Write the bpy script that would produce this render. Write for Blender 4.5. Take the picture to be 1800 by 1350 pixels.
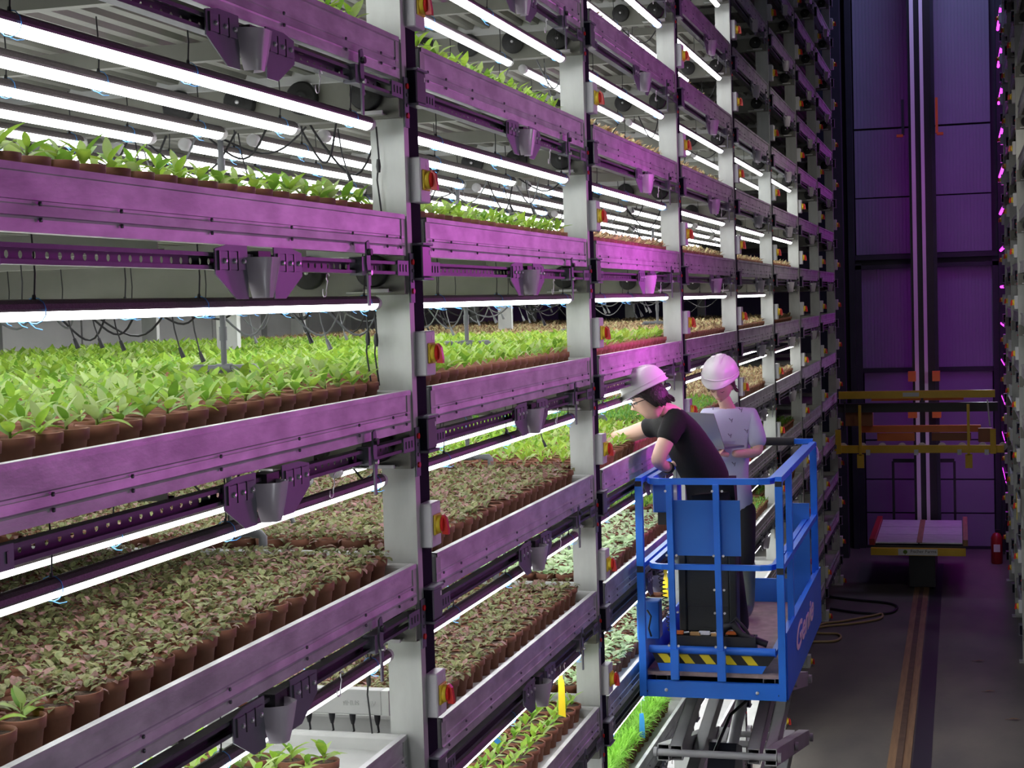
import bpy, bmesh, math, random
import numpy as np
from mathutils import Vector, Matrix

for o in list(bpy.data.objects): bpy.data.objects.remove(o)
SC = bpy.context.scene
COL = SC.collection
random.seed(7)
rng = np.random.default_rng(7)

# ---------------------------------------------------------------- camera, world, lights, exposure
ZC = 4.42                                     # camera height above the floor (m)
FPX, YAW, PITCH, ROLL = 2795.6, 0.276079, 0.0506692, -0.0297283
def cam_axes():
    cy, sy, cp, sp = math.cos(YAW), math.sin(YAW), math.cos(PITCH), math.sin(PITCH)
    F = Vector((-sy*cp, cy*cp, -sp)); R = Vector((cy, sy, 0)); U = R.cross(F)
    c, s = math.cos(ROLL), math.sin(ROLL)
    return R*c + U*s, U*c - R*s, F
CR, CU, CF = cam_axes()
cam = bpy.data.cameras.new('camera')
camo = bpy.data.objects.new('camera', cam); COL.objects.link(camo)
cam.sensor_fit = 'HORIZONTAL'; cam.sensor_width = 36.0; cam.lens = FPX/1800*36
cam.clip_start = 0.05; cam.clip_end = 100
camo.matrix_world = Matrix(((CR.x, CU.x, -CF.x, 0), (CR.y, CU.y, -CF.y, 0), (CR.z, CU.z, -CF.z, ZC), (0, 0, 0, 1)))
SC.camera = camo
def proj(x, y, z):
    v = Vector((x, y, z-ZC)); d = v.dot(CF)
    if d < .05: return (-9999, -9999, d)
    return (900+FPX*v.dot(CR)/d, 675-FPX*v.dot(CU)/d, d)

world = bpy.data.worlds.new('world'); SC.world = world; world.use_nodes = True
world.node_tree.nodes['Background'].inputs[0].default_value = (0.30, 0.26, 0.45, 1)
world.node_tree.nodes['Background'].inputs[1].default_value = 0.02
SC.view_settings.view_transform = 'Standard'; SC.view_settings.look = 'None'
SC.view_settings.exposure = 0.0; SC.view_settings.gamma = 1.0
SC.view_settings.use_curve_mapping = False
SC.cycles.max_bounces = 5; SC.cycles.diffuse_bounces = 3; SC.cycles.glossy_bounces = 3
SC.cycles.transmission_bounces = 2; SC.cycles.transparent_max_bounces = 4
SC.cycles.caustics_reflective = False; SC.cycles.caustics_refractive = False
SC.cycles.sample_clamp_indirect = 4.0
LED = 11.5                                     # emission of the white grow tubes
MAGENTA = (1.0, 0.11, 0.95)
def area(name, loc, rot, sx, sy, power, col):
    l = bpy.data.lights.new(name, 'AREA'); l.shape = 'RECTANGLE'; l.size = sx; l.size_y = sy
    l.energy = power; l.color = col
    o = bpy.data.objects.new(name, l); COL.objects.link(o); o.location = loc; o.rotation_euler = rot
    return o
# magenta grow lamps of the facing rack (they stand beside and ahead of the camera, out of the frame)
def aimed(name, loc, d, sx, sy, power, col):
    return area(name, loc, Vector(d).to_track_quat('-Z', 'Y').to_euler(), sx, sy, power, col)
for x, y, z, d, p in ((.85, 6.3, 5.3, (-.42, -.9, -.05), 1.5), (.85, 6.9, 4.2, (-.35, -.94, 0.02), 7.0), (.85, 6.6, 7.2, (-.42, -.9, -.1), 4.4),
                      (.85, 9.3, 5.2, (-.40, -.9, -.05), 2.6), (.85, 9.3, 3.2, (-.40, -.9, 0), 5), (.90, 13.2, 4.3, (-.50, -.87, -.05), 3.5), (.90, 13.2, 7.6, (-.42, -.9, -.05), 3.5), (.66, 11.3, 4.9, (-.80, -.6, -.12), 20)):
    aimed('grow_lamp', (x, y, z), d, .35, .35, p, MAGENTA)
helm = aimed('grow_lamp', (.62, 9.15, 4.75), (-1, .06, -.22), .3, .3, 10, MAGENTA); helm.data.spread = math.radians(60)
for y, z, p, d in ((25.6, 6.2, 4.5, (-.9, -.45, 0)), (25.6, 3.8, 1.2, (-.9, -.45, 0)), (25.9, 6.0, 1.3, (-.85, .5, 0)), (25.9, 8.6, .7, (-.85, .5, 0))):
    aimed('grow_lamp_far', (0.60, y, z), d, 0.3, .8, p, MAGENTA)
area('aisle_fill', (-0.4, 9.0, 11.2), (0, 0, 0), 0.5, 14.0, 13, (0.62, 0.66, 1.0))  # added overhead fill for the people and aisle, not a real fitting
area('wall_fill', (-0.1, 24.9, 11.2), (math.radians(14), 0, 0), 1.2, 1.0, 75, (0.5, 0.5, 1.0))  # added bluish fill light for the end wall
aimed('bed_fill', (.30, 25.4, 3.2), (-.45, -.15, -1), .15, .3, 5, (.8, .9, 1))  # added light that only brightens the foil panels
aimed('white_grow_lamp', (1.0, 3.2, 3.1), (-1, .15, 0), .3, 1.0, 13, (.92, .95, 1))
aimed('white_grow_lamp', (1.0, 7.0, 5.0), (-.9, .6, -.25), .3, .8, 19, (.95, .96, 1))
aimed('floor_fill', (.80, 16.5, 6.5), (-.25, .25, -1), .3, 1.2, 42, (1, .93, .82))  # added warm fill to lighten the aisle floor

# ---------------------------------------------------------------- materials
def mat(name, col, rough=.5, metal=0., var=0., scale=6., emit=None, estr=0., bump=0., bscale=40., col2=None, stretch=None, spec=None, coords='Object', rand=0., trans=0., alpha=1.):
    m = bpy.data.materials.new(name); m.use_nodes = True
    nt = m.node_tree; b = nt.nodes['Principled BSDF']
    b.inputs['Base Color'].default_value = (*col, 1); b.inputs['Roughness'].default_value = rough
    b.inputs['Metallic'].default_value = metal
    if spec is not None: b.inputs['Specular IOR Level'].default_value = spec
    if emit: b.inputs['Emission Color'].default_value = (*emit, 1); b.inputs['Emission Strength'].default_value = estr
    if trans: b.inputs['Transmission Weight'].default_value = trans
    if alpha < 1: b.inputs['Alpha'].default_value = alpha
    tc = nt.nodes.new('ShaderNodeTexCoord'); src = tc.outputs[coords]
    if stretch:
        mp = nt.nodes.new('ShaderNodeMapping'); mp.inputs['Scale'].default_value = stretch
        nt.links.new(src, mp.inputs[0]); src = mp.outputs[0]
    out = None
    if var or col2:
        n = nt.nodes.new('ShaderNodeTexNoise'); n.inputs['Scale'].default_value = scale; n.inputs['Detail'].default_value = 5
        nt.links.new(src, n.inputs['Vector'])
        r = nt.nodes.new('ShaderNodeValToRGB'); r.color_ramp.elements[0].position = .33; r.color_ramp.elements[1].position = .67
        c2 = col2 if col2 else tuple(max(0, c*(1-var)) for c in col)
        r.color_ramp.elements[0].color = (*c2, 1); r.color_ramp.elements[1].color = (*col, 1)
        nt.links.new(n.outputs['Fac'], r.inputs[0]); out = r.outputs[0]
    if rand:
        oi = nt.nodes.new('ShaderNodeObjectInfo'); hs = nt.nodes.new('ShaderNodeHueSaturation')
        ma = nt.nodes.new('ShaderNodeMapRange'); ma.inputs[3].default_value = 1-rand; ma.inputs[4].default_value = 1+rand
        nt.links.new(oi.outputs['Random'], ma.inputs[0]); nt.links.new(ma.outputs[0], hs.inputs['Value'])
        if out: nt.links.new(out, hs.inputs['Color'])
        else: hs.inputs['Color'].default_value = (*col, 1)
        out = hs.outputs[0]
    if out: nt.links.new(out, b.inputs['Base Color'])
    if bump:
        n2 = nt.nodes.new('ShaderNodeTexNoise'); n2.inputs['Scale'].default_value = bscale; n2.inputs['Detail'].default_value = 3
        nt.links.new(src, n2.inputs['Vector'])
        bp = nt.nodes.new('ShaderNodeBump'); bp.inputs['Strength'].default_value = bump; bp.inputs['Distance'].default_value = .01
        nt.links.new(n2.outputs['Fac'], bp.inputs['Height']); nt.links.new(bp.outputs[0], b.inputs['Normal'])
    return m
M = {}
M['tray'] = mat('tray_aluminium', (.72, .72, .73), .45, .5, .36, 5., stretch=(1, 1.2, 3.), bump=.08, bscale=30)
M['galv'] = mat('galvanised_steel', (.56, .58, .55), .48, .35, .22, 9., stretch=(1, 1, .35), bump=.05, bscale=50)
M['galv_shaded'] = mat('galvanised_shaded', (.26, .26, .225), .55, .3, .2, 4.)  # darker copy of the galvanised steel, shade under the trays put into the colour
M['deck'] = mat('deck_grey', (.52, .53, .51), .6, .1, .15, 6.)
M['rail'] = mat('rail_steel', (.13, .13, .15), .45, .5, .25, 12.)
M['bracket'] = mat('bracket_steel', (.20, .20, .24), .45, .4, .15, 8.)
M['bolt'] = mat('bolt_steel', (.2, .2, .22), .4, .6)
M['zinc'] = mat('zinc_bolt', (.8, .8, .82), .3, .6)
M['black'] = mat('black_plastic', (.018, .018, .022), .45)
M['rubber'] = mat('black_rubber', (.022, .022, .022), .6, var=.3)
M['trunk'] = mat('cable_trunking', (.012, .011, .022), .85, spec=.1)
M['jbox'] = mat('junction_grey', (.16, .15, .18), .35)
M['white'] = mat('white_plastic', (.78, .78, .78), .4)
M['greyp'] = mat('grey_enclosure', (.68, .68, .70), .45)
M['yellow'] = mat('yellow_plastic', (.85, .62, .04), .4)
M['red'] = mat('red_handle', (.72, .03, .02), .35)
M['pvc'] = mat('grey_pvc', (.16, .17, .18), .45, var=.2)
M['cable'] = mat('black_cable', (.02, .02, .022), .5)
M['gcable'] = mat('grey_cable', (.22, .23, .24), .5)
M['tie'] = mat('blue_tie', (.08, .35, .85), .4)
M['lens'] = mat('lit_lens', (.9, .9, .9), .3, emit=(.98, .99, 1.0), estr=LED)
M['housing'] = mat('lamp_housing', (.15, .13, .13), .5, .2, var=.45, scale=260.)
M['cap'] = mat('lamp_end_cap', (.75, .75, .75), .25)
M['mlens'] = mat('magenta_lens', (.8, .2, .8), .3, emit=(.80, .03, 1.0), estr=6)
M['terra'] = mat('terracotta', (.27, .105, .060), .7, var=.2, scale=20, rand=.14)
M['soil'] = mat('potting_soil', (.10, .062, .04), .95, var=.7, scale=70, bump=.6, bscale=90, col2=(.035, .022, .015))
def leafmat(n, c, c2=None, r=.5, rd=.18, sc=30.):
    m = mat(n, c, r, 0, 0 if c2 else .25, sc, col2=c2, rand=rd, spec=.3); nt = m.node_tree
    b = nt.nodes['Principled BSDF']; o = nt.nodes['Material Output']
    t = nt.nodes.new('ShaderNodeBsdfTranslucent'); x = nt.nodes.new('ShaderNodeMixShader'); x.inputs[0].default_value = .38
    lk = b.inputs['Base Color'].links
    if lk: nt.links.new(lk[0].from_socket, t.inputs[0])
    nt.links.new(b.outputs[0], x.inputs[1]); nt.links.new(t.outputs[0], x.inputs[2]); nt.links.new(x.outputs[0], o.inputs[0])
    return m
M['leafg'] = leafmat('fresh_leaf', (.33, .49, .06), (.20, .38, .04))
M['leafg2'] = leafmat('grey_green_leaf', (.32, .45, .12), (.38, .50, .20))
M['leafg3'] = leafmat('deep_leaf', (.13, .28, .03), (.18, .36, .04))
M['stem'] = leafmat('pale_stem', (.40, .50, .17))
M['leafp'] = leafmat('pink_leaf', (.46, .23, .24), (.24, .18, .12), sc=90)
M['leafp2'] = leafmat('olive_leaf', (.24, .26, .10), (.36, .35, .18), sc=110)
M['leafp3'] = leafmat('sage_leaf', (.31, .33, .15), (.16, .20, .07), sc=110)
M['leafb'] = leafmat('buff_leaf', (.62, .45, .24), (.42, .28, .15))
M['leafb2'] = leafmat('brown_leaf', (.20, .12, .07), (.33, .22, .12))
M['leafb3'] = leafmat('straw_leaf', (.62, .56, .30), (.44, .40, .18))
M['leafn'] = leafmat('needle_leaf', (.09, .26, .05), (.16, .36, .08))
M['leaff'] = leafmat('fern_leaf', (.28, .60, .06), (.38, .72, .12))
M['leafw'] = leafmat('variegated_leaf', (.62, .68, .50), (.30, .46, .18), sc=60)
M['leafw2'] = leafmat('mint_leaf', (.40, .62, .30), (.58, .72, .46), sc=60)
M['blue'] = mat('blue_paint', (.028, .19, .80), .32, .0, .08, 3.)
M['bluedk'] = mat('blue_panel', (.022, .15, .58), .42, .0, .1, 3.)
M['tapey'] = mat('hazard_yellow', (.85, .66, .02), .45)
M['tapek'] = mat('hazard_black', (.012, .012, .012), .45)
M['scis'] = mat('scissor_grey', (.40, .40, .41), .45, .2, .15, 5.)
M['deckr'] = mat('platform_deck', (.42, .30, .27), .7, 0, .3, 14.)
M['case'] = mat('black_case', (.028, .030, .030), .6, bump=.15, bscale=200)
M['orange'] = mat('orange_tool', (.75, .17, .03), .5)
M['tan'] = mat('tan_tool', (.72, .42, .16), .5)
M['skin'] = mat('skin', (.72, .46, .36), .5, var=.08, scale=8.)
M['lips'] = mat('lips', (.50, .20, .18), .5)
M['hair'] = mat('dark_hair', (.020, .013, .010), .5, var=.4, scale=60, bump=.5, bscale=80)
M['hairb'] = mat('brown_hair', (.06, .03, .018), .5, var=.4, scale=60, bump=.5, bscale=80)
M['hat'] = mat('helmet_white', (.80, .79, .80), .28)
M['tee'] = mat('black_cotton', (.007, .007, .008), .9, bump=.1, bscale=60)
M['trous'] = mat('black_trousers', (.012, .012, .014), .85)
M['coat'] = mat('lilac_coat', (.56, .58, .74), .8, 0, .08, 6., bump=.15, bscale=14)
M['motif'] = mat('coat_motif', (.18, .17, .26), .8)
M['boot'] = mat('rubber_boot', (.16, .19, .15), .4, 0, .2, 6.)
M['laptop'] = mat('laptop_grey', (.22, .24, .26), .35, .5)
M['concrete'] = mat('concrete_floor', (.165, .150, .125), .55, 0, 0, 1.3, col2=(.095, .088, .08), bump=.15, bscale=30, stretch=(1, .45, 1))
M['rust'] = mat('rusty_steel', (.34, .20, .10), .6, .2, 0, 5., col2=(.24, .14, .075), stretch=(6, .5, 1))
M['rustd'] = mat('rust_groove', (.13, .075, .05), .7, .1, .3, 8.)
M['doorp'] = mat('door_panel', (.30, .30, .40), .5, 0, .12, .8)
M['dsteel'] = mat('dark_steel', (.035, .038, .055), .45, .2, .2, 3.)
M['wallp'] = mat('wall_panel', (.10, .10, .12), .6, 0, .2, 2.)
M['wallg'] = mat('grey_wall_panel', (.42, .42, .41), .6, 0, .15, 2.)
M['brown'] = mat('brown_housing', (.26, .10, .04), .5)
M['mast'] = mat('mast_rail', (.85, .82, .88), .4, .0)
M['cy'] = mat('crane_yellow', (.80, .50, .03), .4, 0, .1, 5.)
M['co'] = mat('crane_orange', (.75, .20, .04), .45, 0, .1, 5.)
M['foil'] = mat('foil_sheet', (.78, .80, .86), .33, .35, .15, 7., bump=.9, bscale=9)
M['hose'] = mat('tan_hose', (.40, .28, .13), .5)
M['redx'] = mat('extinguisher_red', (.35, .02, .02), .4)
M['ytrap'] = mat('sticky_yellow', (.90, .66, .02), .35)
M['btrap'] = mat('sticky_blue', (.05, .30, .75), .35)
M['ink'] = mat('print_black', (.02, .02, .02), .6)
M['logo'] = mat('logo_white', (.82, .80, .82), .45)
M['glassb'] = mat('spool_cover', (.60, .55, .62), .3, 0, .12, 10.)

# ---------------------------------------------------------------- mesh helpers
class MB:
    def __init__(s): s.v = []; s.f = []; s.m = []; s.mats = []; s.sm = []
    def mi(s, m):
        if m not in s.mats: s.mats.append(m)
        return s.mats.index(m)
    def add(s, vs, fs, m, smooth=False):
        o = len(s.v); k = s.mi(m)
        s.v.extend([tuple(v) for v in vs])
        for f in fs: s.f.append(tuple(i+o for i in f)); s.m.append(k); s.sm.append(smooth)
        return s
    def box(s, x0, x1, y0, y1, z0, z1, m, R=None, c=None):
        vs = [(x, y, z) for z in (z0, z1) for y in (y0, y1) for x in (x0, x1)]
        if R is not None:
            c = Vector(c) if c is not None else Vector(((x0+x1)/2, (y0+y1)/2, (z0+z1)/2))
            vs = [tuple(R @ (Vector(v)-c)+c) for v in vs]
        return s.add(vs, [(0, 2, 3, 1), (4, 5, 7, 6), (0, 1, 5, 4), (2, 6, 7, 3), (0, 4, 6, 2), (1, 3, 7, 5)], m)
    def bbox(s, x0, x1, y0, y1, z0, z1, m, b=.004):          # box with chamfered edges
        bm = bmesh.new(); bmesh.ops.create_cube(bm, size=1)
        for v in bm.verts: v.co = Vector((x0+(v.co.x+.5)*(x1-x0), y0+(v.co.y+.5)*(y1-y0), z0+(v.co.z+.5)*(z1-z0)))
        bmesh.ops.bevel(bm, geom=bm.edges[:], offset=b, segments=1, affect='EDGES')
        vs = [v.co[:] for v in bm.verts]; fs = [tuple(v.index for v in f.verts) for f in bm.faces]; bm.free()
        return s.add(vs, fs, m)
    def prism(s, poly, axis, a0, a1, m, smooth=False, caps=True):   # poly: 2-D points of the two other axes in xyz order
        def P(p, a): return (a, p[0], p[1]) if axis == 'x' else ((p[0], a, p[1]) if axis == 'y' else (p[0], p[1], a))
        n = len(poly); vs = [P(p, a0) for p in poly]+[P(p, a1) for p in poly]
        fs = [(i, (i+1) % n, n+(i+1) % n, n+i) for i in range(n)]
        s.add(vs, fs, m, smooth)
        if caps: s.add(vs, [tuple(range(n-1, -1, -1)), tuple(range(n, 2*n))], m)
        return s
    def strip(s, poly, axis, a0, a1, m, th=.002):               # open sheet profile given a thickness
        p = [Vector(q) for q in poly]; nn = []
        for i in range(len(p)):
            d = (p[min(i+1, len(p)-1)]-p[max(i-1, 0)]).normalized(); nn.append(Vector((-d.y, d.x)))
        ring = [tuple(q) for q in p]+[tuple(p[i]+nn[i]*th) for i in range(len(p)-1, -1, -1)]
        def P(q, a): return (a, q[0], q[1]) if axis == 'x' else ((q[0], a, q[1]) if axis == 'y' else (q[0], q[1], a))
        n = len(ring); vs = [P(q, a0) for q in ring]+[P(q, a1) for q in ring]; h = len(p)
        fs = [(i, (i+1) % n, n+(i+1) % n, n+i) for i in range(n)]
        for i in range(h-1):
            a, b, c, d = i, i+1, n-2-i, n-1-i
            fs += [(a, d, c, b), (n+a, n+b, n+c, n+d)]
        return s.add(vs, fs, m)
    def tube(s, pts, r, m, seg=8, caps=True, closed=False):
        pts = [Vector(p) for p in pts]; n = len(pts); rs = r if isinstance(r, (list, tuple)) else [r]*n
        rings = []; up = None
        for i, p in enumerate(pts):
            if closed: d = pts[(i+1) % n]-pts[i-1]
            else: d = pts[min(i+1, n-1)]-pts[max(i-1, 0)]
            d.normalize()
            if up is None: up = d.orthogonal().normalized()
            else:
                up = up-d*up.dot(d)
                up = up.normalized() if up.length > 1e-6 else d.orthogonal().normalized()
            w = d.cross(up)
            rings.append([p+(up*math.cos(2*math.pi*k/seg)+w*math.sin(2*math.pi*k/seg))*rs[i] for k in range(seg)])
        vs = [v for R_ in rings for v in R_]; fs = []
        for i in range(n if closed else n-1):
            j = (i+1) % n
            for k in range(seg): fs.append((i*seg+k, i*seg+(k+1) % seg, j*seg+(k+1) % seg, j*seg+k))
        s.add(vs, fs, m, True)
        if caps and not closed: s.add(vs, [tuple(range(seg-1, -1, -1)), tuple(range((n-1)*seg, n*seg))], m)
        return s
    def lathe(s, prof, m, seg=14, c=(0, 0, 0), axis='z', smooth=True, caps=True):
        vs = []; c = Vector(c)
        for r, h in prof:
            for k in range(seg):
                a = 2*math.pi*k/seg; u, w = r*math.cos(a), r*math.sin(a)
                vs.append(c+Vector((u, w, h) if axis == 'z' else ((u, h, w) if axis == 'y' else (h, u, w))))
        fs = [(i*seg+k, i*seg+(k+1) % seg, (i+1)*seg+(k+1) % seg, (i+1)*seg+k) for i in range(len(prof)-1) for k in range(seg)]
        s.add(vs, fs, m, smooth)
        if caps:
            n = len(prof)-1
            if prof[0][0] > 1e-5: s.add(vs, [tuple(range(seg-1, -1, -1))], m)
            if prof[n][0] > 1e-5: s.add(vs, [tuple(range(n*seg, n*seg+seg))], m)
        return s
    def mesh(s, name):
        me = bpy.data.meshes.new(name); me.from_pydata([tuple(v) for v in s.v], [], s.f)
        for k in s.mats: me.materials.append(M[k] if isinstance(k, str) else k)
        me.polygons.foreach_set('material_index', s.m); me.polygons.foreach_set('use_smooth', s.sm)
        me.update(); return me
    def build(s, name, parent=None, loc=(0, 0, 0)):
        return ob(name, s.mesh(name), parent, loc)
def ob(name, me, parent=None, loc=(0, 0, 0), rot=None, scale=None):
    o = bpy.data.objects.new(name, me); COL.objects.link(o)
    if parent: o.parent = parent
    o.location = loc
    if rot: o.rotation_euler = rot
    if scale: o.scale = scale
    return o
def tag(o, label, cat, group=None, kind='thing'):
    o['label'] = label; o['category'] = cat; o['kind'] = kind
    if group: o['group'] = group
    return o
def root(name, loc, label, cat, group=None, rz=0, mirror=False):
    o = bpy.data.objects.new(name, None); COL.objects.link(o); o.location = loc
    o.rotation_euler = (0, 0, rz); o.empty_display_size = .05
    if mirror: o.scale = (-1, 1, 1)
    return tag(o, label, cat, group)
def struct(name, mb, parent=None):
    o = mb.build(name, parent)
    if not parent: o['kind'] = 'structure'
    return o
def text(s, name, size, m, parent, loc, rot, extr=.002, align='CENTER', shear=0., off=0.):
    c = bpy.data.curves.new(name, 'FONT'); c.body = s; c.size = size; c.extrude = extr; c.align_x = align; c.align_y = 'CENTER'; c.shear = shear; c.offset = off
    t = bpy.data.objects.new(name, c); COL.objects.link(t)
    dg = bpy.context.evaluated_depsgraph_get(); me = bpy.data.meshes.new_from_object(t.evaluated_get(dg)); bpy.data.objects.remove(t)
    me.name = name; me.materials.clear(); me.materials.append(M[m])
    return ob(name, me, parent, loc, rot)
ORD = ['front', 'second', 'third', 'fourth', 'fifth', 'sixth', 'seventh', 'eighth', 'ninth', 'tenth', 'eleventh', 'twelfth', 'thirteenth', 'fourteenth',
       'fifteenth', 'sixteenth', 'seventeenth', 'eighteenth', 'nineteenth', 'twentieth', 'twenty-first', 'twenty-second', 'twenty-third']
ORD1 = ['first']+ORD[1:]
NUM = ['', 'one tier', 'two tiers', 'three tiers', 'four tiers', 'five tiers', 'six tiers', 'seven tiers', 'eight tiers', 'nine tiers']
def tier(j): return 'middle tier' if j == 0 else (f'{NUM[j]} above middle' if j > 0 else f'{NUM[-j]} below middle')
def bay(b): return f'{ORD[b]} bay'

# ---------------------------------------------------------------- layout of the racks
XF = -1.82; PITCHZ = .6; Z0 = ZC+.312; L = 2.517; DY = 2.747; NB = 8
def lipz(j): return Z0+PITCHZ*j
def y0(b): return 2.63+DY*b
def ypost(b): return y0(b)+L+.018
JMIN, JMAX = -7, 7
def lit(b, j):              # lamps of the cell below tray j
    if b <= 3: return True
    if b == 4: return j <= 2
    if b == 5: return j in (2, 1, -1)
    return False
def inframe(b, j, depth=2.0, mg=60):
    pts = [proj(x, y, lipz(j)+dz) for x in (XF, XF-.3, XF-depth*.5, XF-depth) for y in (y0(b)+.0, y0(b)+L*.33, y0(b)+L*.66, y0(b)+L) for dz in (.1, -.3)]
    pts = [p for p in pts if p[2] > .3]
    return any(-mg < p[0] < 1800+mg and -mg < p[1] < 1350+mg for p in pts)

# ---------------------------------------------------------------- the hall (setting)
def quadbox(name, *a): return struct(name, MB().box(*a))
quadbox('floor', -9, 4.5, -3, 28.4, -.12, 0, 'concrete')
quadbox('ceiling', -9, 4.5, -3, 28.4, 11.6, 11.75, 'wallp')
quadbox('wall_left', -7.2, -7.1, -3, 28.4, 0, 11.6, 'wallp')
quadbox('wall_right', 4.4, 4.5, -3, 28.4, 0, 11.6, 'wallp')
quadbox('wall_front', -9, 4.5, -3.1, -3.0, 0, 11.6, 'wallp')
wl = bpy.data.objects['wall_left']
for i in range(20): MB().box(-7.1, -7.02-.03*(i % 2), 1.0+1.2*i, 2.12+1.2*i, .1, 11.4, 'wallg').build('wall_panel', wl)
wb = quadbox('wall_back', -9, 4.5, 28.3, 28.4, 0, 11.6, 'dsteel')
YW = 28.1
def wz(h): return ZC+h
hs = [-4.40, -3.81, -3.23, -2.55, -1.98, -1.33]
def panel(name, x0, x1, z0, z1, rib=.0, mt='doorp'):
    mb = MB(); n = max(2, int((x1-x0)/.055)); pts = []
    for i in range(n):
        xa = x0+(x1-x0)*i/n; xb = x0+(x1-x0)*(i+1)/n
        pts += [(xa, YW), (xa+(xb-xa)*.7, YW), (xa+(xb-xa)*.75, YW+rib), (xb-(xb-xa)*.05, YW+rib)]
    pts += [(x1, YW), (x1, YW+.08), (x0, YW+.08)]
    mb.prism([(p[0], p[1]) for p in pts], 'z', z0, z1, mt)
    return mb.build(name, wb)
# upper cladding: two columns of ribbed sheets, seams as measured
for x0, x1 in ((-1.72, -.60), (-.58, .52)):
    for z0_, z1_ in ((-1.33+.02, .44), (.66, 1.60), (1.64, 2.77), (2.82, 5.1), (5.14, 7.15)):
        panel('cladding_panel', x0, x1, wz(z0_)-.008, wz(z1_)+.008, .004)
for i in range(len(hs)-1):     # roller door slab sections below
    MB().box(-1.62, .50, YW-.01, YW+.07, wz(hs[i])+.012, wz(hs[i+1])-.012, 'doorp').build('door_panel', wb)
t = MB()                        # black door frame, lintels and jambs
for x in (-1.74, .52): t.box(x, x+.10, YW-.10, YW+.06, 0, wz(.50), 'dsteel')
t.box(-1.74, .62, YW-.10, YW+.0, wz(.40), wz(.47), 'dsteel'); t.box(-1.74, .62, YW-.06, YW+.05, wz(.56), wz(.64), 'dsteel')
t.box(-1.74, .62, YW-.06, YW+.04, wz(-1.38), wz(-1.30), 'dsteel')
t.box(-1.66, .56, YW-.05, YW+.0, 0, .05, 'dsteel'); struct('trim_1', t)
t = MB()                        # structural columns beside the door
t.box(-2.10, -1.86, YW-1.2, YW-.9, 0, 11.5, 'dsteel'); t.box(-1.84, -1.74, YW-.2, YW, 0, 11.5, 'dsteel'); struct('trim_2', t)
t = MB(); t.box(.62, .74, YW-.3, YW, 0, 11.5, 'dsteel'); t.tube([(.70, YW-.4, 0), (.70, YW-.4, 3.4)], .03, 'black'); struct('trim_3', t)
r = root('floor_rail', (-.62, 14.0, 0), 'rusty flat steel rail running along the concrete aisle floor', 'rail')
MB().box(-.105, -.028, -16, 12.4, .0, .022, 'rust').build('flange', r)
MB().box(.028, .105, -16, 12.4, .0, .022, 'rust').build('flange', r)
MB().box(-.030, .030, -16, 12.4, .0, .034, 'rustd').build('rail_head', r)
quadbox('floor_channel', -.50, -.33, -2, 26.5, .0, .004, 'black')['kind'] = 'structure'

# ---------------------------------------------------------------- shared meshes of the rack
def make_tray_meshes():
    m = {}
    pf = [(-.012, -.030), (-.012, -.002), (-.010, 0), (.010, 0), (.010, -.013), (.0005, -.015), (.0005, -.071), (.005, -.074), (.005, -.079), (.0025, -.082), (.0045, -.104), (.009, -.107), (.0065, -.111), (.0065, -.137), (-.018, -.137)]
    m['front_panel'] = MB().strip([(p[0]-.012, p[1]) for p in pf], 'y', 0, L, 'tray', .002).mesh('front_panel')
    ew = MB(); ew.strip([(0, -.137), (0, -.012), (.003, -.004), (.010, 0), (.022, 0), (.022, -.012)], 'x', -1.93, -.012, 'deck', .002)
    ew.box(-.012, -.006, .0, .05, -.137, -.003, 'galv')
    m['end_wall'] = ew.mesh('end_wall')
    m['back_wall'] = MB().box(-1.95, -1.94, 0, L, -.137, 0, 'deck').mesh('back_wall')
    d = MB().box(-1.94, -.012, .004, L-.004, -.062, -.054, 'deck')
    m['deck'] = d.mesh('deck')
    pts = []; n = 22
    for i in range(n):
        x = -1.93+i*1.9/n; w = 1.9/n
        pts += [(x, -.082), (x+w*.30, -.082), (x+w*.42, -.108), (x+w*.85, -.108), (x+w*.97, -.082)]
    m['corrugated_sheet'] = MB().strip(pts, 'y', .01, L-.01, 'galv_shaded', .002).mesh('corrugated_sheet')
    c = MB(); c.strip([(.0, -.11), (.0, -.165), (.035, -.165), (.035, -.155)], 'x', -1.93, -.03, 'galv_shaded', .003)
    m['cross_member'] = c.mesh('cross_member')
    b = MB()
    for y in (.06, .27, .60, 1.05, 1.55, 2.02, 2.33, 2.46):
        for z in (-.079, -.112):
            b.lathe([(.0055, 0), (.0055, .004), (.002, .006)], 'bolt', 6, (.0, y, z), 'x')
    m['bolts'] = b.mesh('bolts')
    return m
TM = make_tray_meshes()
def make_tray(x, y, z, label, group, mirror=False, full=True):
    r = root('grow_tray', (x, y, z), label, 'tray', group, mirror=mirror)
    ob('front_panel', TM['front_panel'], r)
    ob('end_wall', TM['end_wall'], r); ob('end_wall', TM['end_wall'], r, (0, L-.022, 0))
    ob('deck', TM['deck'], r); ob('corrugated_sheet', TM['corrugated_sheet'], r)
    ob('back_wall', TM['back_wall'], r)
    if full:
        ob('cross_member', TM['cross_member'], r, (0, .82, 0)); ob('cross_member', TM['cross_member'], r, (0, 1.72, 0))
        o = ob('bolt', TM['bolts'], r); o['kind'] = 'stuff'
    return r
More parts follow.
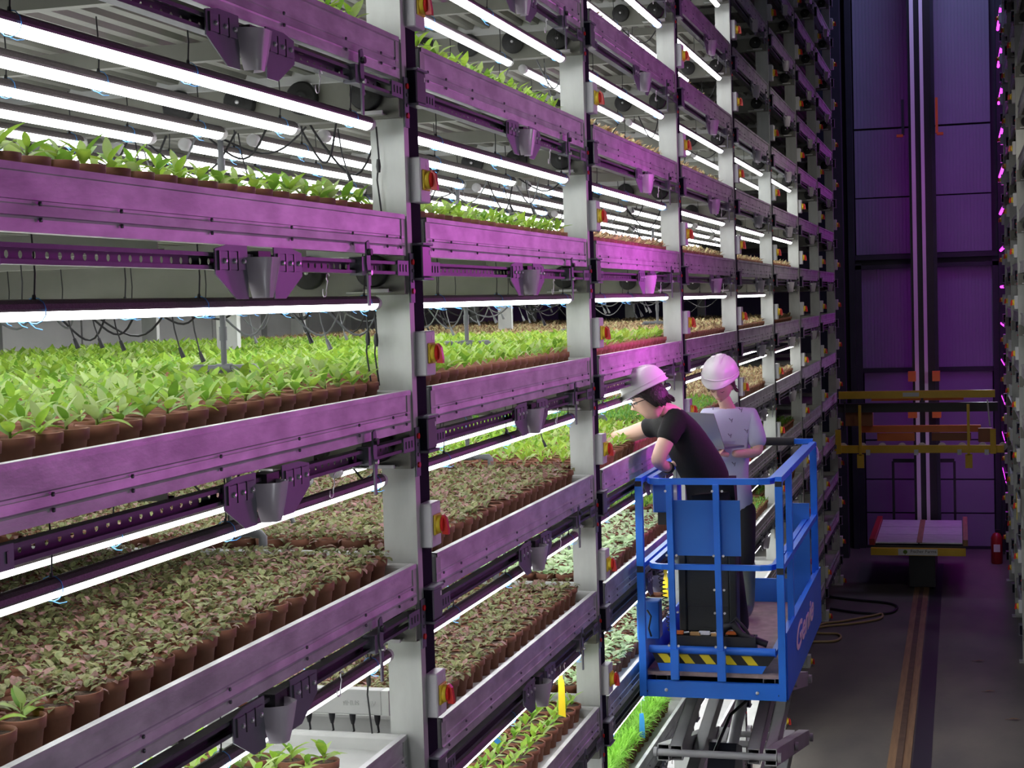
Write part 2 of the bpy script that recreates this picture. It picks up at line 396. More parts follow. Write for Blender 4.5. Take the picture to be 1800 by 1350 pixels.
def holes_web(mb, y0_, y1_, zc, pitch, x, m, hw=.0075, hh=.0085, hz=.0205):
    n = int((y1_-y0_)/pitch)
    for i in range(n):
        a = y0_+i*pitch; b = a+pitch; c = (a+b)/2
        oct_ = [(c+hw*math.cos(t), zc+hh*math.sin(t)) for t in [math.pi/8+math.pi/4*k for k in range(8)]]
        outer = [(b, zc+.0), (b, zc+hz), (c, zc+hz), (a, zc+hz), (a, zc), (a, zc-hz), (c, zc-hz), (b, zc-hz)]
        vs = [(x, p[0], p[1]) for p in oct_]+[(x, p[0], p[1]) for p in outer]
        mb.add(vs, [(k, (k+1) % 8, 8+(k+1) % 8, 8+k) for k in range(8)], m)
def make_rail_meshes():
    m = {}
    c = MB(); z = -.182
    holes_web(c, .12, L-.10, z, .05, -.030, 'rail')
    for s in (1, -1):
        c.box(-.032, .004, 0, L+.01, z+s*.0205-.0012, z+s*.0205+.0012, 'rail')
        c.box(.002, .0045, 0, L+.01, min(z+s*.0205, z+s*.0115), max(z+s*.0205, z+s*.0115), 'rail')
    m['channel'] = c.mesh('channel')
    e = MB(); e.bbox(.005, .010, 0, .11, z-.026, z+.026, 'bracket', .001)
    for y in (.025, .055, .085): e.box(.0102, .013, y-.004, y+.004, z-.012, z+.012, 'bolt')
    m['end_bracket'] = e.mesh('end_bracket')
    # two bracket plates with slots, mirrored diagonal cut
    def plate(flip):
        w = .19; P = [(0, .030), (.07, .042), (w, .042), (w, -.098), (.118, -.098), (0, -.035)]
        if flip: P = [(w-p[0], p[1]) for p in P][::-1]
        q = MB(); q.prism([(p[0], z+p[1]) for p in P], 'x', .012, .016, 'bracket')
        for k in range(3):
            ya = .022+k*.055
            q.box(.0162, .021, ya, ya+.040, z-.022, z+.024, 'bracket')
            q.box(.0163, .0215, ya-.008, ya-.001, z-.024, z+.026, 'bolt')
            q.lathe([(.007, 0), (.007, .005), (.004, .007)], 'zinc', 8, (.021, ya+.022, z), 'x')
        return q
    m['guide_plate_a'] = plate(False).mesh('guide_plate'); m['guide_plate_b'] = plate(True).mesh('guide_plate')
    s = MB(); vs = []; fs = []; na, nb = 9, 5
    for i in range(nb+1):
        tt = i/nb; hw = .055*(1-.55*tt**2.2)
        for k in range(na+1):
            a = math.pi*k/na; rip = 1+.08*math.cos(6*a)
            vs.append((.014+.062*math.sin(a)*rip*(1-.3*tt), .060-hw*math.cos(a)*1.15, z+.012-.108*tt))
    for i in range(nb):
        for k in range(na): fs.append((i*(na+1)+k, i*(na+1)+k+1, (i+1)*(na+1)+k+1, (i+1)*(na+1)+k))
    s.add(vs, fs, 'glassb', True); m['spool_cover'] = s.mesh('spool_cover')
    k = MB(); k.box(-.03, .02, .02, .10, z-.02, z+.03, 'black'); k.box(-.03, .012, .0, .12, z-.035, z-.028, 'bracket'); m['motor_block'] = k.mesh('motor_block')
    l = MB(); l.prism([(.0, z+.075), (.022, z+.082), (.030, z+.06), (.030, z-.06), (.022, z-.062), (.022, z-.125), (.006, z-.125), (.006, z-.03), (-.004, z+.01)], 'x', .022, .028, 'bracket')
    l.lathe([(.011, 0), (.011, .012)], 'black', 10, (.028, .012, z+.045), 'x'); l.lathe([(.008, 0), (.008, .010)], 'zinc', 8, (.028, .014, z-.02), 'x')
    l.box(-.02, .022, -.03, .0, z-.028, z+.030, 'bracket')
    m['latch_lever'] = l.mesh('latch_lever')
    h = MB(); pts = []
    for q in range(13): a = math.pi*.1+q/12*math.pi*1.3; pts.append((.008, .012*math.cos(a), -.23+.012*math.sin(a)+.012))
    for q in range(13): a = math.pi*1.1-q/12*math.pi*1.3+math.pi; pts.append((.008, -.030+.014*math.cos(a), -.262+.014*math.sin(a)))
    h.tube(pts, .0018, 'zinc', 5); m['hook'] = h.mesh('hook')
    return m
RM = make_rail_meshes()
def make_rail(x, y, z, label, group, near=True, mirror=False):
    r = root('slotted_rail', (x, y, z), label, 'rail', group, mirror=mirror)
    ob('channel', RM['channel'], r)
    ob('end_bracket', RM['end_bracket'], r, (0, .005, 0)); ob('end_bracket', RM['end_bracket'], r, (0, L-.105, 0))
    ob('guide_plate', RM['guide_plate_a'], r, (0, 1.04, 0)); ob('guide_plate', RM['guide_plate_b'], r, (0, 1.40, 0))
    ob('latch_lever', RM['latch_lever'], r, (0, 2.08, 0))
    ob('spool_cover', RM['spool_cover'], r, (0, 1.225, 0)); ob('motor_block', RM['motor_block'], r, (0, 1.27, 0))
    if near: ob('hook', RM['hook'], r, (0, 1.80, 0))
    return r
def make_wheel_meshes():
    m = {}
    b = MB(); b.strip([(.045, -.268), (.0, -.268), (.0, -.140), (.018, -.140)], 'x', -1.93, -.004, 'galv_shaded', .003)
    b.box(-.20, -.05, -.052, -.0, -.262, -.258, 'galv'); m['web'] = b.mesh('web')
    w = MB(); w.lathe([(.018, 0), (.052, 0), (.057, -.006), (.057, -.030), (.050, -.035), (.030, -.030), (.024, -.036), (.016, -.036)], 'rubber', 22, (0, 0, 0), 'y'); m['wheel'] = w.mesh('wheel')
    h = MB(); h.lathe([(.007, -.037), (.007, -.044), (.003, -.046)], 'zinc', 8, (0, 0, 0), 'y'); m['hub_bolt'] = h.mesh('hub_bolt')
    s = MB(); s.box(-.045, .045, -.06, -.052, -.262, -.250, 'white'); m['ledge'] = s.mesh('ledge')
    return m
WM = make_wheel_meshes()
def make_wheelrail(x, y, z, label, group, nw, mirror=False):
    r = root('wheel_rail', (x, y, z), label, 'rail', group, mirror=mirror)
    ob('web', WM['web'], r)
    for i in range(nw):
        w = ob('wheel', WM['wheel'], r, (-.115-.235*i, 0, -.187)); ob('hub_bolt', WM['hub_bolt'], w)
    ob('ledge', WM['ledge'], r, (-.09, 0, 0))
    return r
def make_post_meshes():
    m = {}
    H = 9.35
    c = MB(); c.prism([(-.122, 0), (0, 0), (0, .046), (-.014, .046), (-.014, .010), (-.108, .010), (-.108, .046), (-.122, .046)], 'z', 0, H, 'galv')
    m['column'] = c.mesh('column')
    m['cable_trunking'] = MB().box(-.105, -.006, .0465, .165, .05, H, 'trunk').mesh('cable_trunking')
    m['foot_plate'] = MB().bbox(-.18, .04, -.05, .11, 0, .014, 'galv', .003).mesh('foot_plate')
    j = MB(); j.bbox(-.005, .034, .052, .150, -.058, .052, 'jbox', .005); j.box(-.002, .030, .047, .062, -.058, .052, 'trunk'); m['body'] = j.mesh('body')
    m['top_cap'] = MB().bbox(-.005, .040, .046, .158, .052, .062, 'bracket', .002).mesh('top_cap')
    m['bottom_cap'] = MB().bbox(-.005, .040, .046, .158, -.068, -.058, 'bracket', .002).mesh('bottom_cap')
    m['sticker'] = MB().box(.0342, .0350, .128, .140, .020, .036, 'white').mesh('sticker')
    e = MB(); e.bbox(-.005, .038, .048, .150, -.078, .078, 'greyp', .004); m['enclosure'] = e.mesh('enclosure')
    e = MB(); e.bbox(.038, .046, .062, .134, -.036, .036, 'yellow', .003); e.lathe([(.032, 0), (.032, .012), (.030, .014)], 'yellow', 16, (.046, .098, 0), 'x'); m['yellow_plate'] = e.mesh('yellow_plate')
    k = MB(); k.lathe([(.028, 0), (.026, .008)], 'red', 16, (.060, .098, 0), 'x'); k.prism([(.062, -.034), (.084, -.036), (.084, -.020), (.078, .020), (.066, .034), (.062, .034)], 'y', .088, .108, 'red'); m['red_handle'] = k.mesh('red_handle')
    m['rating_label'] = MB().box(.0382, .0390, .110, .134, .046, .062, 'white').mesh('rating_label')
    s = MB(); s.box(.001, .006, .002, .044, -.30, -.13, 'bracket')
    for z in (-.16, -.26): s.lathe([(.010, 0), (.010, .006)], 'red', 10, (.006, .022, z), 'x')
    for z in (-.19, -.225): s.lathe([(.006, 0), (.006, .004)], 'bolt', 8, (.006, .022, z), 'x')
    m['splice_plate'] = s.mesh('splice_plate')
    return m
PM = make_post_meshes()
def make_post(x, y, label, group, mirror=False, js=(), trunk=True):
    r = root('rack_post', (x, y, 0), label, 'post', group, mirror=mirror)
    ob('column', PM['column'], r)
    if trunk: ob('cable_trunking', PM['cable_trunking'], r)
    ob('foot_plate', PM['foot_plate'], r)
    for j in js: ob('splice_plate', PM['splice_plate'], r, (0, 0, lipz(j)))
    return r
def make_isolator(x, y, z, label, group, mirror=False):
    r = root('isolator_switch', (x, y, z), label, 'switch', group, mirror=mirror)
    ob('enclosure', PM['enclosure'], r); ob('yellow_plate', PM['yellow_plate'], r); ob('red_handle', PM['red_handle'], r); ob('rating_label', PM['rating_label'], r)
def make_jbox(x, y, z, label, group, mirror=False):
    r = root('junction_box', (x, y, z), label, 'junction box', group, mirror=mirror)
    for k in ('body', 'top_cap', 'bottom_cap', 'sticker'): ob(k, PM[k], r)

# ---------------------------------------------------------------- build the planted rack
for k in range(NB):
    js = [j for j in range(JMIN, JMAX+1) if -40 < proj(XF, ypost(k), lipz(j))[1] < 1390]
    make_post(XF, ypost(k), f'galvanised rack post with black cable trunking closing the {bay(k)}', 'aisle posts of the planted rack', js=js if k < 5 else ())
    for j in range(JMIN-1, JMAX+1):
        p = proj(XF, ypost(k)+.1, lipz(j)-.05)
        if -20 < p[1] < 1370:
            make_jbox(XF, ypost(k), lipz(j)-.155, f'dark junction box on the post after the {bay(k)}, {tier(j)}', 'junction boxes on the posts')
            make_isolator(XF, ypost(k), lipz(j)+.123, f'grey isolator with red rotary handle after the {bay(k)}, {tier(j)}', 'isolator switches on the posts')
for k in range(0, 8):
    make_post(-3.785, ypost(k), f'inner galvanised post behind the planted trays at the end of the {bay(k)}', 'inner posts of the planted rack', trunk=False)
    make_post(-5.75, ypost(k), f'rearmost galvanised post of the planted rack at the end of the {bay(k)}', 'rear posts of the planted rack', trunk=False)
cells = []
for b in range(NB):
    for j in range(JMIN, JMAX+1):
        if not inframe(b, j): continue
        cells.append((b, j))
        make_tray(XF if not (b == 0 and j == -3) else XF-.055, y0(b), lipz(j), f'long galvanised grow tray in the {bay(b)}, {tier(j)}', 'grow trays of the planted rack', full=b < 5)
        make_rail(XF-.004, y0(b), lipz(j), f'slotted steel rail under the tray of the {bay(b)}, {tier(j)}', 'slotted rails under the trays', near=b < 4)
for b in range(NB):
    for j in range(JMIN, JMAX+1):
        p = proj(XF-.2, y0(b)+L, lipz(j)-.2)
        if not (-80 < p[0] < 1880 and -80 < p[1] < 1420): continue
        make_wheelrail(XF, y0(b)+L-.010, lipz(j), f'cross rail with black rollers ending the {bay(b)}, {tier(j)}', 'roller cross rails', 4 if (b < 3 and j > 0) else 2)
for b in range(1, 7):     # second row of trays behind
    for j in (-1, 0):
        make_tray(-3.95, y0(b), lipz(j), f'rear galvanised tray behind the inner posts in the {bay(b)}, {tier(j)}', 'rear grow trays', full=False)

# ---------------------------------------------------------------- white LED tubes
LT = L-.02; TR = .0225
def tube_meshes():
    m = {}; seg = 14; vs = []
    def arc(a0, a1, r, n): return [(r*math.cos(a0+(a1-a0)*k/n), r*math.sin(a0+(a1-a0)*k/n)) for k in range(n+1)]
    A, B = math.radians(180-8), math.radians(360+8)
    m['lens'] = MB().prism(arc(A, B, TR, 7), 'y', .02, LT-.02, 'lens', True).mesh('lens')
    h = MB().prism(arc(math.radians(8), math.radians(172), TR*1.10, 6)+[(-TR, -.002), (TR, -.002)][::1], 'y', .02, LT-.02, 'housing')
    m['housing'] = h.mesh('housing')
    c = MB().lathe([(.010, -.012), (TR*.95, -.008), (TR*1.05, 0), (TR*1.05, .03)], 'cap', 12, (0, 0, 0), 'y')
    m['cap_a'] = c.mesh('end_cap')
    c = MB().lathe([(TR*1.05, -.03), (TR*1.05, 0), (TR*.95, .008), (.010, .012)], 'cap', 12, (0, LT, 0), 'y')
    m['cap_b'] = c.mesh('end_cap')
    t = MB()
    pts = [(1.25*TR*math.cos(a), 0, 1.25*TR*math.sin(a)) for a in [2*math.pi*k/12 for k in range(12)]]
    t.tube(pts, .0014, 'tie', 4, closed=True); t.tube([(0, 0, -TR*1.3), (.012, .004, -TR*1.55), (.026, .01, -TR*1.5)], .0012, 'tie', 4); m['tie'] = t.mesh('cable_tie')
    w = MB(); w.tube([(0, 0, TR), (.002, .004, .08), (0, 0, .17)], .0022, 'cable', 5); w.lathe([(.006, .0), (.004, .012)], 'cable', 6, (0, 0, TR)); m['drop'] = w.mesh('drop_wire')
    return m
LM = tube_meshes()
tubes = []
for (b, j) in cells:
    if not lit(b, j): continue
    n = 7
    for i in range(n):
        x = XF-.080-.272*i; z = lipz(j)-.298; y = y0(b)-.08+(.0 if b else .0)
        if b == 0 and j == -1 and i > 1: continue        # part of this bank is missing over the dim front bed
        p = proj(x, y+LT*.6, z)
        hid = (z < ZC-.05 and i > 1) or (b > 2 and i > 3)
        tubes.append((p[2]+(50 if hid else 0)+i*.4, b, j, i, (x, y, z)))
for b in range(1, 5):                                     # bank over the rear trays
    for i in range(3): tubes.append((99, b, 0, i+10, (-4.15-.55*i, y0(b)-.08, lipz(0)-.298)))
tubes.sort()
def make_tube(b, j, i, loc, label):
    r = root('led_grow_tube', loc, label, 'lamp', 'white LED tubes under the trays')
    ob('lens', LM['lens'], r); ob('housing', LM['housing'], r); ob('end_cap', LM['cap_a'], r); ob('end_cap', LM['cap_b'], r)
    if b >= 3: ob('drop_wire', LM['drop'], r, (0, 1.2, 0)); ob('drop_wire', LM['drop'], r, (0, .2, 0))
    if b < 3:
        for y in (.45, 1.25, LT-.12):
            yy = y+random.uniform(-.06, .06); o = ob('cable_tie', LM['tie'], r, (0, yy, 0), (0, random.uniform(-.6, .6), 0))
            ob('drop_wire', LM['drop'], r, (0, yy, 0))
    return r
for q, (d, b, j, i, loc) in enumerate(tubes[:290]):
    make_tube(b, j, i, loc, f'lit white tube, {ORD1[i] if i < 10 else ORD1[i-10]+" rear"} from the aisle, {bay(b)}, under tray {tier(j)}')
if len(tubes) > 290:
    lv, hv = MB(), MB()
    for (d, b, j, i, loc) in tubes[290:]:
        x, y, z = loc
        lv.prism([(x+TR*math.cos(a), z+TR*math.sin(a)) for a in [math.pi+math.pi*k/4 for k in range(5)]], 'y', y+.02, y+LT-.02, 'lens', True)
        hv.prism([(x+TR*1.1*math.cos(a), z+TR*1.1*math.sin(a)) for a in [math.pi*k/3 for k in range(4)]], 'y', y, y+LT, 'housing')
    r = root('led_tube_bank', (0, 0, 0), 'remaining white tube lamps deep inside the planted rack', 'lamps'); r['kind'] = 'stuff'
    o = lv.build('lenses', r); o['kind'] = 'stuff'; o = hv.build('housings', r); o['kind'] = 'stuff'

# ---------------------------------------------------------------- potted plants
def leaf(mb, base, az, el, ln, wd, droop, m, n=4, fold=.25):
    p = Vector(base); e = el; pts = []; ups = []
    ca, sa = math.cos(az), math.sin(az)
    for i in range(n+1):
        pts.append(p.copy()); ups.append(Vector((-ca*math.sin(e), -sa*math.sin(e), math.cos(e))))
        d = Vector((ca*math.cos(e), sa*math.cos(e), math.sin(e))); p = p+d*ln/n; e -= droop/n
    sd = Vector((-sa, ca, 0)); vs = []
    for i in range(n+1):
        t = i/n; w = wd*.5*max(.04, math.sin(math.pi*min(1, t**.85)))**.8
        if i == 0: w = wd*.06
        vs += [pts[i]+sd*w+ups[i]*w*fold, pts[i], pts[i]-sd*w+ups[i]*w*fold]
    fs = []
    for i in range(n):
        a = i*3; fs += [(a, a+1, a+4, a+3), (a+1, a+2, a+5, a+4)]
    mb.add(vs, fs, m, True)
def plantmesh(kind, seed, lod, mb=None):
    R = random.Random(seed); one = mb is None; leaves = []
    z = .078
    def L_(base, az, el, ln, wd, droop, m, n, fold=.25):
        q = MB() if lod == 0 and kind == 'G' else acc
        leaf(q, base, az, el, ln, wd, droop, m, n, fold)
        if q is not acc: leaves.append(q)
    acc = MB(); u = R.uniform
    if kind == 'G':
        nl = R.choice((5, 6, 7)) if lod < 2 else 6; az = u(0, 6)
        for i in range(nl):
            az += 2.4+u(-.3, .3); t = i/nl
            ln = (.085 if i < nl-2 else .06)*u(.75, 1.15); el = u(.35, .75)+.6*t; hgt = z+.008+.030*t
            L_((u(-.004, .004), u(-.004, .004), hgt), az, el, ln, ln*u(.34, .44), u(.5, 1.3)*(1-.4*t), R.choice(('leafg', 'leafg', 'leafg2', 'leafg3')), 5 if lod == 0 else (4 if lod == 1 else 2))
        if lod < 2: acc.tube([(0, 0, z-.003), (.001, 0, z+.04)], [.004, .003], 'stem', 5, caps=False)
    elif kind == 'P':
        nl = 40 if lod < 2 else 20
        for i in range(nl):
            a = u(0, 6.28); rr = .046*math.sqrt(u(0, 1)); h = z+.006+.062*(1-rr/.065)*u(.1, 1)
            m = R.choice(('leafp', 'leafp2', 'leafp2', 'leafp3', 'leafp3'))
            ln = u(.022, .036)*(1 if lod < 2 else 1.25)
            leaf(acc, (rr*math.cos(a), rr*math.sin(a), h), a+u(-.8, .8), u(-.1, 1.25), ln, ln*.64, u(.5, 2.0), m, 3 if lod < 2 else 2)
    elif kind == 'B':
        nl = 18 if lod < 2 else 9
        for i in range(nl):
            a = u(0, 6.28); rr = .03*math.sqrt(u(0, 1)); ln = u(.035, .06)
            leaf(acc, (rr*math.cos(a), rr*math.sin(a), z+u(.0, .025)), a, u(.2, 1.3), ln, ln*.5, u(.2, 1.2), R.choice(('leafb', 'leafb', 'leafb2', 'leafb3')), 3 if lod < 2 else 2)
    elif kind == 'W':
        nl = 16 if lod < 2 else 9
        for i in range(nl):
            a = u(0, 6.28); rr = .035*math.sqrt(u(0, 1)); ln = u(.035, .052)
            leaf(acc, (rr*math.cos(a), rr*math.sin(a), z+u(.005, .03)), a, u(.1, .9), ln, ln*.75, u(.3, 1.1), R.choice(('leafw', 'leafw2', 'leafw2')), 3 if lod < 2 else 2)
    elif kind == 'N':
        nl = 40 if lod < 2 else 18
        for i in range(nl):
            a = u(0, 6.28); rr = .04*math.sqrt(u(0, 1)); ln = u(.03, .055)
            leaf(acc, (rr*math.cos(a), rr*math.sin(a), z+u(.0, .03)), a, u(.3, 1.5), ln, ln*.26, u(.0, .8), R.choice(('leafn', 'leafn', 'leafg3', 'leafg')), 2)
    elif kind == 'F':
        nl = 170 if lod < 2 else 60
        for i in range(nl):
            a = u(0, 6.28); rr = .05*math.sqrt(u(0, 1)); ln = u(.04, .08)
            leaf(acc, (rr*math.cos(a), rr*math.sin(a), z+u(.0, .07)), a+u(-1, 1), u(.0, 1.5), ln, ln*.11, u(.2, 1.6), 'leaff', 2)
    return acc, leaves
def potmesh(seg): return MB().lathe([(.036, 0), (.0445, .062), (.0495, .064), (.0515, .089), (.0475, .090), (.0455, .076)], 'terra', seg, caps=False).add([(.036*math.cos(a), .036*math.sin(a), 0) for a in [2*math.pi*k/seg for k in range(seg)]], [tuple(range(seg-1, -1, -1))], 'terra')
def soilmesh(seg):
    vs = [(0, 0, .082)]+[(.032*math.cos(a), .032*math.sin(a), .080+.003*math.sin(3*a)) for a in [2*math.pi*k/seg for k in range(seg)]]+[(.047*math.cos(a), .047*math.sin(a), .078) for a in [2*math.pi*k/seg for k in range(seg)]]
    fs = [(0, 1+k, 1+(k+1) % seg) for k in range(seg)]+[(1+k, 1+seg+k, 1+seg+(k+1) % seg, 1+(k+1) % seg) for k in range(seg)]
    return MB().add(vs, fs, 'soil')
POT, SOIL = potmesh(18).mesh('pot'), soilmesh(12).mesh('soil')
KN = {'G': ('green_seedling', 'green leafy seedling'), 'P': ('mottled_plant', 'pink mottled plant'), 'B': ('brown_leaved_plant', 'buff-brown plant'),
      'W': ('variegated_plant', 'pale variegated plant'), 'N': ('dark_needle_plant', 'dark fine-leaved plant'), 'F': ('feathery_fern', 'bright feathery fern')}
def kind_at(b, j, row, col):
    if j > 2: return None
    if j in (1, 2): return 'G' if (b < 2 and row < 2) else ('B' if b < 4 and row < 1 else None)
    if j == 0: return ('G' if b < 2 else 'B') if row < (2 if b < 2 else 4) and b < 6 else None
    if j == -1: return 'G' if b <= 2 else ('B' if b < 6 else None)
    if b == 0:
        if j == -2: return 'G' if (row == 0 and col < 3 or row == 1 and col < 1) else 'P'
        if j == -3: return None if (col > 17 or (col > 15 and row > 4) or (row+col) % 7 == 6) else 'G'
    if b == 1: return {-2: 'P', -3: 'P', -4: 'G', -5: 'G'}.get(j)
    if b == 2:
        if j == -5: return 'F' if row >= (0 if col < 19 else 3) else None
        return {-2: 'G', -3: 'W', -4: 'W'}.get(j)
    if b == 3: return {-2: 'N', -3: 'N', -4: 'N', -5: 'F'}.get(j)
    if b in (4, 5): return {-2: 'B', -3: 'N', -4: 'N'}.get(j)
    return None
NROW, NCOL, PX, PY = 17, 21, .1115, .1165
cand = {k: [] for k in KN}
def addpot(b, j, row, col, x, y, k):
    z = lipz(j)-.054
    p = proj(x, y, z+.06)
    if not (-45 < p[0] < 1845 and -30 < p[1] < 1400): return
    if p[0] > 1460: return
    cand[k].append((p[2], b, j, row, col, x, y, z))
for (b, j) in cells:
    for row in range(NROW):
        for col in range(NCOL):
            k = kind_at(b, j, row, col)
            if not k: continue
            xo = -.055 if (b == 0 and j == -3) else 0
            x = XF+xo-.128-row*PX+random.uniform(-.004, .004); y = y0(b)+.085+col*PY+random.uniform(-.004, .004)
            if row == NROW-1 and x < -3.75: continue
            addpot(b, j, row, col, x, y, k)
for b in range(1, 6):
    for row in range(0, 15):
        for col in range(NCOL): addpot(b, -1, row+20, col, -4.06-row*PX, y0(b)+.085+col*PY, 'G' if b < 3 else 'B')
stats = {}
for k, lst in cand.items():
    if not lst: continue
    lst.sort(key=lambda t: t[0]+(3 if t[2] >= 0 and t[3] > 1 else 0))
    name, desc = KN[k]
    NV = 8
    accs = [plantmesh(k, 100+i, 1)[0].mesh('foliage') for i in range(NV)]
    near = []
    if k == 'G':
        for i in range(6):
            a, lv = plantmesh(k, 300+i, 0); near.append((a.mesh('stem'), [q.mesh('leaf') for q in lv]))
    for q, (d, b, j, row, col, x, y, z) in enumerate(lst[:300]):
        where = f'{ORD[row]} row' if row < 20 else f'{ORD1[row-20]} rear row'
        r = root('potted_'+name, (x, y, z), f'{desc}, {where}, {ORD1[col]} pot along, {bay(b)}, {tier(j)}', 'potted plant', f'{desc}s in the {bay(b)}, {tier(j)}', rz=random.uniform(0, 6.28))
        ob('pot', POT, r); ob('soil', SOIL, r)
        if k == 'G' and q < 110:
            st, lv = near[q % 6]; ob('stem', st, r)
            for l_ in lv: ob('leaf', l_, r)
        else:
            ob('foliage', accs[q % NV], r)
        s = random.uniform(.9, 1.12) if k != 'G' else random.uniform(.85, 1.2); r.scale = (s if k != 'G' else 1, s if k != 'G' else 1, 1)
    rest = lst[300:]
    stats[k] = len(lst)
    if rest:
        vars_ = []
        for i in range(6):
            a, _ = plantmesh(k, 500+i, 2)
            a2 = MB(); a2.mats = ['terra', 'soil']
            pm = MB().lathe([(.037, 0), (.0445, .062), (.0515, .066), (.0515, .089), (.046, .086)], 'terra', 8, caps=False)
            a2.add(pm.v, pm.f, 'terra'); a2.add([(.046*math.cos(t), .046*math.sin(t), .08) for t in [2*math.pi*q/6 for q in range(6)]], [(0, 1, 2, 3, 4, 5)], 'soil')
            o0 = len(a2.v)
            for f, mi in zip(a.f, a.m): a2.f.append(tuple(q+o0 for q in f)); a2.m.append(a2.mi(a.mats[mi])); a2.sm.append(True)
            a2.v.extend([tuple(v) for v in a.v]); vars_.append(a2)
        allm = []
        for a2 in vars_:
            for mm in a2.mats:
                if mm not in allm: allm.append(mm)
        # split the faces of every variant into fixed arrays
        V, Fl, Fs, Fm, off = [], [], [], [], 0
        pre = []
        for a2 in vars_:
            v = np.array(a2.v, dtype=np.float32); loops = np.array([i for f in a2.f for i in f], dtype=np.int32)
            tot = np.array([len(f) for f in a2.f], dtype=np.int32); mi = np.array([allm.index(a2.mats[q]) for q in a2.m], dtype=np.int32)
            pre.append((v, loops, tot, mi))
        for (d, b, j, row, col, x, y, z) in rest:
            v, loops, tot, mi = pre[rng.integers(len(pre))]
            a = rng.uniform(0, 6.28); c, s = math.cos(a), math.sin(a)
            vv = v.copy(); vv[:, 0] = v[:, 0]*c-v[:, 1]*s+x; vv[:, 1] = v[:, 0]*s+v[:, 1]*c+y; vv[:, 2] += z
            V.append(vv); Fl.append(loops+off); Fs.append(tot); Fm.append(mi); off += len(v)
        V = np.concatenate(V); Fl = np.concatenate(Fl); Fs = np.concatenate(Fs); Fm = np.concatenate(Fm)
        me = bpy.data.meshes.new('massed_'+name)
        me.vertices.add(len(V)); me.vertices.foreach_set('co', V.ravel()); me.loops.add(len(Fl)); me.loops.foreach_set('vertex_index', Fl)
        me.polygons.add(len(Fs)); me.polygons.foreach_set('loop_start', np.concatenate([[0], np.cumsum(Fs)[:-1]]).astype(np.int32)); me.polygons.foreach_set('loop_total', Fs)
        me.polygons.foreach_set('material_index', Fm)
        for mm in allm: me.materials.append(M[mm])
        me.update(calc_edges=True); me.validate()
        tag(ob('massed_'+name, me), f'dense bed of {desc}s in terracotta pots deeper in the rack', 'plants', kind='stuff')
print('pots', stats, 'tubes', len(tubes), 'cells', len(cells))

# ---------------------------------------------------------------- water pipes, cables, sticky traps
def pipe(k, j):
    x, y, z = -2.53+random.uniform(-.03, .03), ypost(k)+.07, lipz(j)+.085
    r = root('water_pipe', (x, y, z), f'grey plastic standpipe with tee foot after the {bay(k)}, {tier(j)}', 'pipe', 'water standpipes between bays')
    MB().tube([(0, 0, .0), (0, 0, .30)], .011, 'pvc', 10).tube([(0, 0, .10), (0, 0, .15)], .0145, 'pvc', 10).build('riser', r)
    m = MB().tube([(-.10, 0, 0), (.10, 0, 0)], .013, 'pvc', 10)
    for s in (-1, 1): m.tube([(s*.085, 0, 0), (s*.115, 0, 0), (s*.125, 0, -.012), (s*.125, 0, -.05)], .016, 'pvc', 10)
    m.tube([(-.03, 0, 0), (.03, 0, 0)], .017, 'pvc', 10); m.build('tee_foot', r)
for k in range(0, 4):
    for j in (1, 0, -1, -2, -3):
        p = proj(-2.5, ypost(k), lipz(j)+.2)
        if 0 < p[0] < 1800 and -50 < p[1] < 1350: pipe(k, j)
def cable_loop(k, j, x, n):
    y = ypost(k)+random.uniform(.02, .10); z = lipz(j)-.30
    r = root('hanging_cable', (x, y, z), f'drooping lamp cable, {ORD1[n]} from aisle, after {bay(k)}, under tray {tier(j)}', 'cable', 'lamp cables drooping between bays')
    w = random.choice((-.27, -.27, -.4, -.15)); dp = random.uniform(.06, .17); mt = random.choice(('cable', 'cable', 'gcable'))
    pts = []
    for i in range(13):
        t = i/12; pts.append((w*t, .05*math.sin(3*t), .03-dp*4*t*(1-t)*(1+.15*math.sin(5*t))+.02*t))
    MB().tube(pts, .0042, mt, 5).build('cord', r)
    if random.random() < .6:
        a = random.uniform(.3, .8)*w; d2 = random.uniform(.08, .2)
        MB().tube([(a, .01, .02), (a+.01, .015, -.4*d2), (a+.03, .01, -.8*d2)], .0028, mt, 5).build('cord', r)
        MB().tube([(a+.03, .01, -.8*d2), (a+.045, .008, -.8*d2-.035)], [.006, .009], mt, 7).build('plug', r)
for k in range(0, 4):
    for j in range(-2, 4):
        p = proj(-2.3, ypost(k), lipz(j)-.3)
        if not (-100 < p[0] < 1800 and -50 < p[1] < 1400): continue
        for n in range((12 if j in (0, 1) else 6) if j > -1 else 3): cable_loop(k, j, XF-.12-.272*(n if n < 7 else n-6.5), n)
def drop_cable(x, y, z, ln, label):
    r = root('hanging_cable', (x, y, z), label, 'cable', 'thin black cables beside the front post')
    MB().tube([(0, 0, 0), (.006, 0, -ln*.35), (-.004, .003, -ln*.6), (.01, 0, -ln)], .0032, 'cable', 5).build('cord', r)
    MB().lathe([(.006, -.02), (.009, 0), (.006, .025)], 'cable', 7, (.004, 0, -ln*.45)).build('connector', r)
drop_cable(-1.93, 5.11, lipz(0)-.30, .28, 'thin black cable hanging down beside the front post over green seedlings')
drop_cable(-1.96, 5.11, lipz(0)-.30, .27, 'second thin black cable twisted beside the first, over green seedlings')
drop_cable(-2.00, 5.11, lipz(-2)-.25, .34, 'black cable hanging beside the front post over the grey wiring box')
drop_cable(-1.90, 5.11, lipz(1)-.30, .30, 'black cable dropping past lit tubes beside the front post, tier above the middle')
